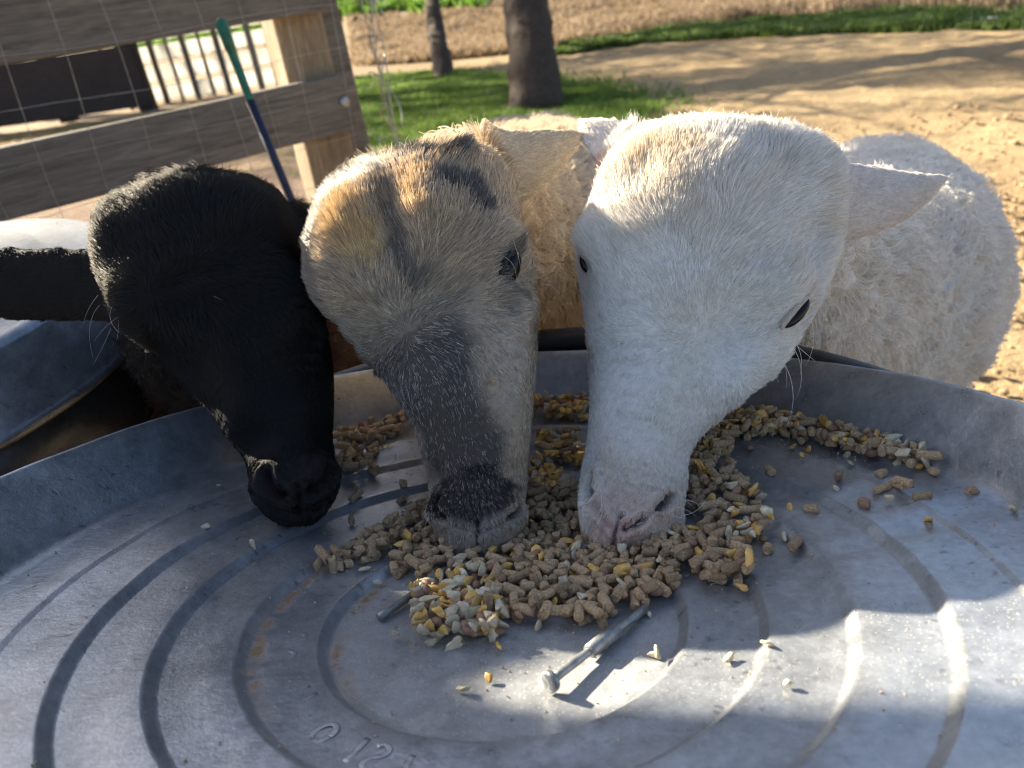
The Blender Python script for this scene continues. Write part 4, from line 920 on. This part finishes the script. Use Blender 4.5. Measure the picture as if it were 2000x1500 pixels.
def blend(col, c, w): return col * (1 - w[:, None]) + np.array(c) * w[:, None]
def col_white(P, a, b, bb, reg, st=False):
    n = len(P); nz = fbm(P, 30, 2); c = np.tile([.83, .80, .75], (n, 1)); c = blend(c, (.70, .62, .48), .35 * sstep(.5, .75, nz)); h = reg == 1
    c = blend(c, (.66, .55, .40), .45 * h * np.exp(-((a - .80) / .07) ** 2 - ((b + .62) / .35) ** 2))
    pink = h * (a < .13) * (np.abs(b) < .75) * sstep(.125, .06, a); c = blend(c, (.66, .52, .45), np.clip(pink * .5, 0, 1)); c = blend(c, (.62, .50, .40), .5 * h * sstep(.30, .12, a) * (np.abs(b) < .8))
    e = reg == 2; c = blend(c, (.68, .50, .44), .25 * e); return c
def col_tan(P, a, b, bb, reg, st=False):
    n = len(P); nz = fbm(P, 45, 6); nz2 = fbm(P, 130, 16, 2); c = np.tile([.60, .475, .345], (n, 1)); b2 = b + (nz - .5) * .5; a2 = a + (nz - .5) * .05
    c = blend(c, (.58, .47, .34), sstep(.35, .9, np.abs(b2)) * .5); c = blend(c, (.64, .50, .33), sstep(.55, .75, a2) * .55)
    dark = (.020, .018, .018); blz = sstep(.68, .56, a2) * sstep(.16, .25, a2) * sstep(.86, .52, np.abs(b2 + .06 + .26 * sstep(.3, .5, a2)))
    sp = (RNG.random(n) < .64) if st else np.ones(n) * .9; c = blend(c, dark, blz * sp * .96); c = blend(c, (.55, .51, .46), blz * (1 - sp) * .8)
    c = blend(c, (.42, .37, .31), sstep(.12, .06, a) * 1.0)
    cap = sstep(1.25, .80, ((a - .150 + (nz - .5) * .06) / .094) ** 2 + (b2 / .80) ** 2); c = blend(c, (.012, .011, .012), cap * ((RNG.random(n) < .84) if st else .95))
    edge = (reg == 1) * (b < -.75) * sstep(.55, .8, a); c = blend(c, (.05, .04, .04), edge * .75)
    if st: dk = (RNG.random(n) < .16) & (reg == 1) & (a > .1); c[dk] *= .35
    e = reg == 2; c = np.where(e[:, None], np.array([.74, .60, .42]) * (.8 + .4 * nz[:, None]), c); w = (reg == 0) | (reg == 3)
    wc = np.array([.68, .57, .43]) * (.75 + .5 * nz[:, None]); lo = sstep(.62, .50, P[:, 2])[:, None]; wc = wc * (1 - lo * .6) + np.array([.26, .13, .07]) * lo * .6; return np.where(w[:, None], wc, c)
def col_black(P, a, b, bb, reg, st=False):
    n = len(P); c = np.tile([.0010, .0010, .0014], (n, 1)); g = (a < .12) * (reg == 1); c = blend(c, (.016, .015, .015), g * .7)
    w = (reg == 0) * sstep(.60, .80, P[:, 1]); return blend(c, (.075, .028, .016), w * .8)

WHITE = dict(name='white', label='white sheep at the right with a pink nose tip, woolly body behind its lowered head', feat=[(1535, 560, .017, .0075), (1570, 612, .010, -.005), (1500, 680, .016, .005), (1440, 755, .014, .0035), (1425, 650, .020, -.0055), (1220, 660, .020, -.005), (1160, 465, .016, .006), (1150, 525, .010, -.004), (1155, 900, .012, -.003), (1330, 900, .014, -.0035), (1150, 985, .012, .003), (1310, 995, .012, .003), (1300, 860, .012, -.002), (1590, 470, .014, -.005), (1250, 330, .012, -.003), (1235, 780, .016, .003), (1205, 1000, .008, -.001), (1400, 330, .03, .006)], wcol=(.9, .88, .84), whisk=[(1590, 600, 5, .030), (1540, 690, 6, .035), (1330, 990, 8, .016), (1160, 1000, 6, .013)], paint=[([(1195, 985), (1230, 1000), (1270, 1000)], .011, (.70, .56, .49), .5), ([(1185, 1020), (1205, 1040), (1230, 1040)], .007, (.68, .46, .40), .65), ([(1250, 300), (1330, 285)], .014, (.74, .60, .40), .5), ([(1610, 420), (1640, 460)], .010, (.70, .60, .45), .45), ([(1150, 300), (1175, 320), (1190, 340)], .008, (.62, .40, .36), .6)], roll=-.10, rim=(.66, .58, .50), hide=.75, mat_fur=M_FURW, n_fur=190000, n_wool=80000, len0=.0040, len1=.0100, len_ear=.0055, len_wool=.020, hair_r=.00015, wool_r=.00038, cvar=.13, woolv=1.0, lock=.011, legz=.27, whorl=(.50, -.15),
    head=[(1176, 1080, 1268, 1080, .428, .009, .009), (1154, 1058, 1306, 1062, .433, .018, .018), (1140, 1005, 1324, 1015, .449, .025, .024), (1134, 940, 1340, 950, .459, .029, .027), (1147, 860, 1366, 868, .464, .033, .034), (1154, 770, 1432, 795, .470, .038, .044), (1154, 690, 1512, 715, .477, .045, .054),
          (1150, 610, 1568, 640, .484, .054, .062), (1140, 530, 1606, 560, .490, .060, .066), (1134, 460, 1630, 480, .495, .062, .068), (1152, 390, 1634, 400, .501, .060, .066), (1170, 362, 1640, 360, .508, .054, .060), (1200, 332, 1618, 334, .516, .043, .048), (1248, 310, 1570, 314, .524, .026, .028)],
    ears=[[(1585, 392, .520, .034, .013, .0, .1), (1640, 393, .520, .0295, .009, .1, .1), (1700, 388, .523, .0265, .0060, .2, .1), (1755, 380, .527, .0215, .0050, .2, .1), (1805, 364, .532, .0130, .0045, .1, .1), (1835, 352, .536, .0065, .004, 0, .1), (1856, 345, .540, .0025, .003, 0, .1)],
          [(1250, 330, .540, .024, .011, 0, -.4), (1212, 302, .545, .023, .008, -.3, -.5), (1182, 276, .550, .021, .0055, -.4, -.6), (1157, 254, .554, .016, .0045, -.3, -.6), (1140, 240, .557, .008, .004, 0, -.6), (1132, 233, .559, .003, .003, 0, -.6)]],
    body=[(1400, 450, .57, .050, 1.0), (1480, 520, .68, .082, .95), (1580, 590, .82, .120, .95), (1670, 585, 1.0, .155, .98), (1690, 545, 1.22, .190, .96), (1690, 490, 1.46, .195, .96)],
    eye_px=[(1553, 610, 1526, 632, 1583, 588, .0120, .0038, .0032, M_LIDW), (1143, 515, 1139, 490, 1147, 540, .0065, .0024, .0008, M_LIDW)],
    slits=[], carve=[([(1155, 920), (1160, 958), (1172, 1000), (1192, 1028)], .0016, .0016, .30), ([(1155, 925), (1158, 945), (1162, 966)], .0021, .0050, .95), ([(1304, 962), (1290, 985), (1255, 1013), (1222, 1031), (1200, 1038)], .0015, .0016, .30), ([(1302, 966), (1294, 980), (1284, 992)], .0022, .0050, .95), ([(1254, 1015), (1238, 1025), (1222, 1031)], .0018, .0040, .9), ([(1214, 1006), (1204, 1030), (1199, 1056), (1198, 1072)], .0013, .0022, .75)],
    dents=[(.52, .80, .06, .005), (.52, -.80, .06, .005), (.36, .62, .08, -.004), (.36, -.62, .08, -.004), (.80, 0, .10, .004), (.07, .75, .03, .003), (.07, -.75, .03, .003), (.25, 0, .12, .003)], color=lambda *k: None)
TAN = dict(name='tan', label='tan and grey sheep in the middle with a dark blaze and black muzzle', feat=[(980, 478, .016, .0075), (1006, 525, .011, -.005), (985, 590, .016, .005), (955, 690, .016, .003), (925, 600, .020, -.006), (715, 650, .018, -.006), (650, 560, .018, .006), (640, 480, .016, .004), (770, 460, .012, -.005), (765, 400, .012, -.005), (700, 420, .020, .006), (840, 400, .022, .006), (903, 305, .008, .006), (855, 930, .010, -.003), (1010, 930, .012, -.003), (862, 1000, .012, .003), (1003, 1005, .012, .003), (860, 760, .02, .003)], wcol=(.5, .45, .38), whisk=[(1010, 500, 6, .022), (1015, 540, 5, .022), (665, 640, 5, .024), (880, 1040, 8, .012), (985, 1040, 8, .012)], paint=[([(655, 350), (700, 318), (760, 302), (820, 294), (885, 292)], .0125, (.016, .014, .014), .96), ([(850, 345), (890, 352), (920, 372), (940, 395)], .0105, (.016, .014, .014), .95), ([(735, 335), (748, 375), (765, 425), (785, 485), (805, 545)], .0095, (.05, .042, .038), .72),
          ([(808, 350), (795, 395)], .015, (.68, .49, .26), .8), ([(660, 418), (695, 425), (700, 470)], .017, (.72, .50, .22), .85), ([(622, 410), (612, 480)], .008, (.05, .042, .04), .7), ([(1005, 630), (990, 730)], .018, (.62, .56, .50), .6),
          ([(985, 500), (1012, 492)], .006, (.03, .026, .024), .7), ([(978, 570), (985, 600)], .006, (.12, .10, .09), .6), ([(905, 300), (925, 310)], .005, (.01, .01, .01), 1), ([(850, 315), (960, 318)], .006, (.62, .42, .20), .6)], roll=.12, rim=(.03, .025, .022), hide=.6, mat_fur=M_FURT, n_fur=190000, n_wool=60000, len0=.0040, len1=.0095, len_ear=.0055, len_wool=.019, hair_r=.00015, wool_r=.00038, cvar=.26, woolv=1.0, lock=.011, legz=.30, whorl=(.60, -.15),
    head=[(888, 1092, 975, 1092, .444, .009, .009), (868, 1068, 1004, 1068, .449, .018, .018), (852, 1010, 1020, 1010, .460, .025, .024), (836, 945, 1028, 945, .469, .029, .028), (818, 880, 1034, 880, .472, .033, .035), (790, 805, 1040, 800, .475, .038, .044), (752, 735, 1044, 720, .479, .044, .054),
          (700, 670, 1046, 640, .483, .052, .062), (650, 610, 1040, 560, .487, .058, .066), (622, 535, 1030, 490, .491, .060, .068), (622, 460, 1010, 425, .496, .058, .066), (632, 425, 1004, 398, .503, .052, .060), (652, 392, 994, 366, .511, .041, .048), (690, 368, 965, 345, .519, .026, .028)],
    ears=[[(940, 330, .528, .034, .013, 0, .1), (990, 326, .530, .029, .009, .1, .1), (1035, 312, .534, .0245, .0065, .15, .1), (1075, 294, .538, .0190, .0052, .15, .1), (1108, 276, .542, .0125, .0045, .1, .1), (1130, 264, .545, .006, .004, 0, .1), (1142, 260, .547, .0025, .003, 0, .1)],
          [(700, 380, .545, .020, .010, 0, 0), (668, 392, .560, .019, .007, .1, 0), (640, 400, .575, .014, .005, .1, 0), (615, 408, .590, .005, .003, 0, 0)]],
    body=[(830, 450, .56, .050, 1.0), (930, 460, .68, .078, .95), (1000, 480, .84, .098, .95), (1045, 490, 1.02, .122, .98), (1055, 455, 1.25, .155, 1.0), (1040, 400, 1.55, .165, 1.0)],
    eye_px=[(994, 524, 976, 556, 1008, 500, .0118, .0072, .0042, M_LIDB), (655, 640, 640, 622, 668, 655, .008, .004, .001, M_LIDB)],
    slits=[], carve=[([(862, 962), (862, 985), (872, 1008), (892, 1026), (928, 1037)], .0014, .0010, .5), ([(861, 968), (863, 990), (874, 1008)], .0020, .0042, 1), ([(1003, 962), (1001, 985), (988, 1008), (968, 1026), (938, 1037)], .0014, .0010, .5), ([(1004, 968), (1001, 990), (990, 1008)], .0020, .0042, 1), ([(933, 1018), (932, 1042), (930, 1075)], .0015, .0025, .9)],
    dents=[(.60, .80, .06, .006), (.60, -.80, .06, .005), (.38, .62, .08, -.004), (.38, -.62, .08, -.004), (.10, .7, .035, .003), (.10, -.7, .035, .003), (.74, -.25, .05, -.004), (.80, -.7, .08, .004), (.82, .25, .08, .004)], color=lambda *k: None)
BLACK = dict(name='black', label='black sheep at the left with its ear spread over the galvanized can', feat=[(560, 560, .018, .006), (260, 600, .020, .006), (300, 690, .012, .004), (370, 730, .022, -.007), (590, 700, .02, -.005), (450, 480, .014, -.004), (500, 860, .014, -.004), (640, 850, .014, -.004), (510, 950, .012, .003), (640, 930, .012, .004), (470, 660, .02, .003)], wcol=(.25, .24, .23), whisk=[(225, 600, 6, .030), (300, 690, 4, .020), (410, 560, 1, .016)], paint=[], roll=.05, rim=(.003, .003, .003), hide=.8, mat_fur=M_FURB, n_fur=190000, n_wool=40000, len0=.0038, len1=.0095, len_ear=.0055, len_wool=.022, hair_r=.00015, wool_r=.00035, cvar=.3, woolv=1.0, lock=.010, legz=.34, whorl=(.70, -.05),
    head=[(540, 1022, 612, 1022, 0.466, .008, .008), (512, 996, 640, 988, 0.470, .018, .018), (496, 948, 652, 938, 0.477, .025, .024), (470, 888, 652, 880, 0.489, .029, .027), (436, 850, 648, 830, 0.492, .033, .034), (400, 800, 646, 775, 0.496, .038, .044), (362, 750, 640, 720, 0.500, .045, .054),
          (318, 700, 630, 665, 0.504, .053, .062), (268, 640, 618, 610, 0.508, .060, .067), (222, 572, 608, 550, 0.513, .063, .070), (205, 500, 602, 480, 0.518, .062, .070), (214, 468, 592, 458, 0.525, .055, .060), (238, 442, 572, 432, 0.533, .045, .048), (285, 424, 530, 418, 0.541, .028, .028)],
    ears=[[(250, 562, .55, .028, .012, 0, 0), (180, 556, .555, .0275, .009, .1, 0), (100, 556, .56, .0285, .0070, .15, 0), (20, 556, .565, .029, .006, .2, 0), (-60, 556, .57, .025, .005, .2, 0), (-130, 560, .575, .014, .0045, .1, 0), (-170, 562, .58, .004, .0035, 0, 0)],
          [(540, 470, .548, .030, .012, 0, .3), (580, 470, .546, .033, .009, .1, .4), (606, 460, .545, .030, .006, .2, .5), (622, 430, .545, .019, .0045, .2, .5), (636, 404, .545, .004, .003, 0, .5)]],
    body=[(400, 560, .615, .056, 1.0), (440, 640, .76, .085, .95), (500, 690, .90, .11, .95), (540, 690, 1.05, .135, 1.0), (555, 650, 1.28, .15, 1.0), (560, 590, 1.5, .15, 1.0)],
    eye_px=[(300, 712, 275, 690, 325, 735, .010, .005, .001, M_LIDB)],
    slits=[], carve=[([(524, 925), (534, 950), (552, 965)], .0024, .0055, 1), ([(636, 905), (624, 932), (604, 952)], .0024, .0055, 1), ([(552, 965), (580, 968), (604, 952)], .0016, .0018, .5), ([(582, 950), (581, 975), (580, 1004)], .0015, .0025, .8), ([(505, 960), (535, 985), (575, 998), (615, 990), (645, 962)], .0018, .0025, .6)],
    dents=[(.52, .95, .07, .005), (.52, -.95, .07, .005), (.40, .55, .08, -.003), (.40, -.55, .08, -.003), (.85, 0, .10, .004)], color=lambda *k: None)
for spec, cf in ((WHITE, col_white), (TAN, col_tan), (BLACK, col_black)):
    spec['color'] = cf; Sheep(spec)
print('objects', len(bpy.data.objects))
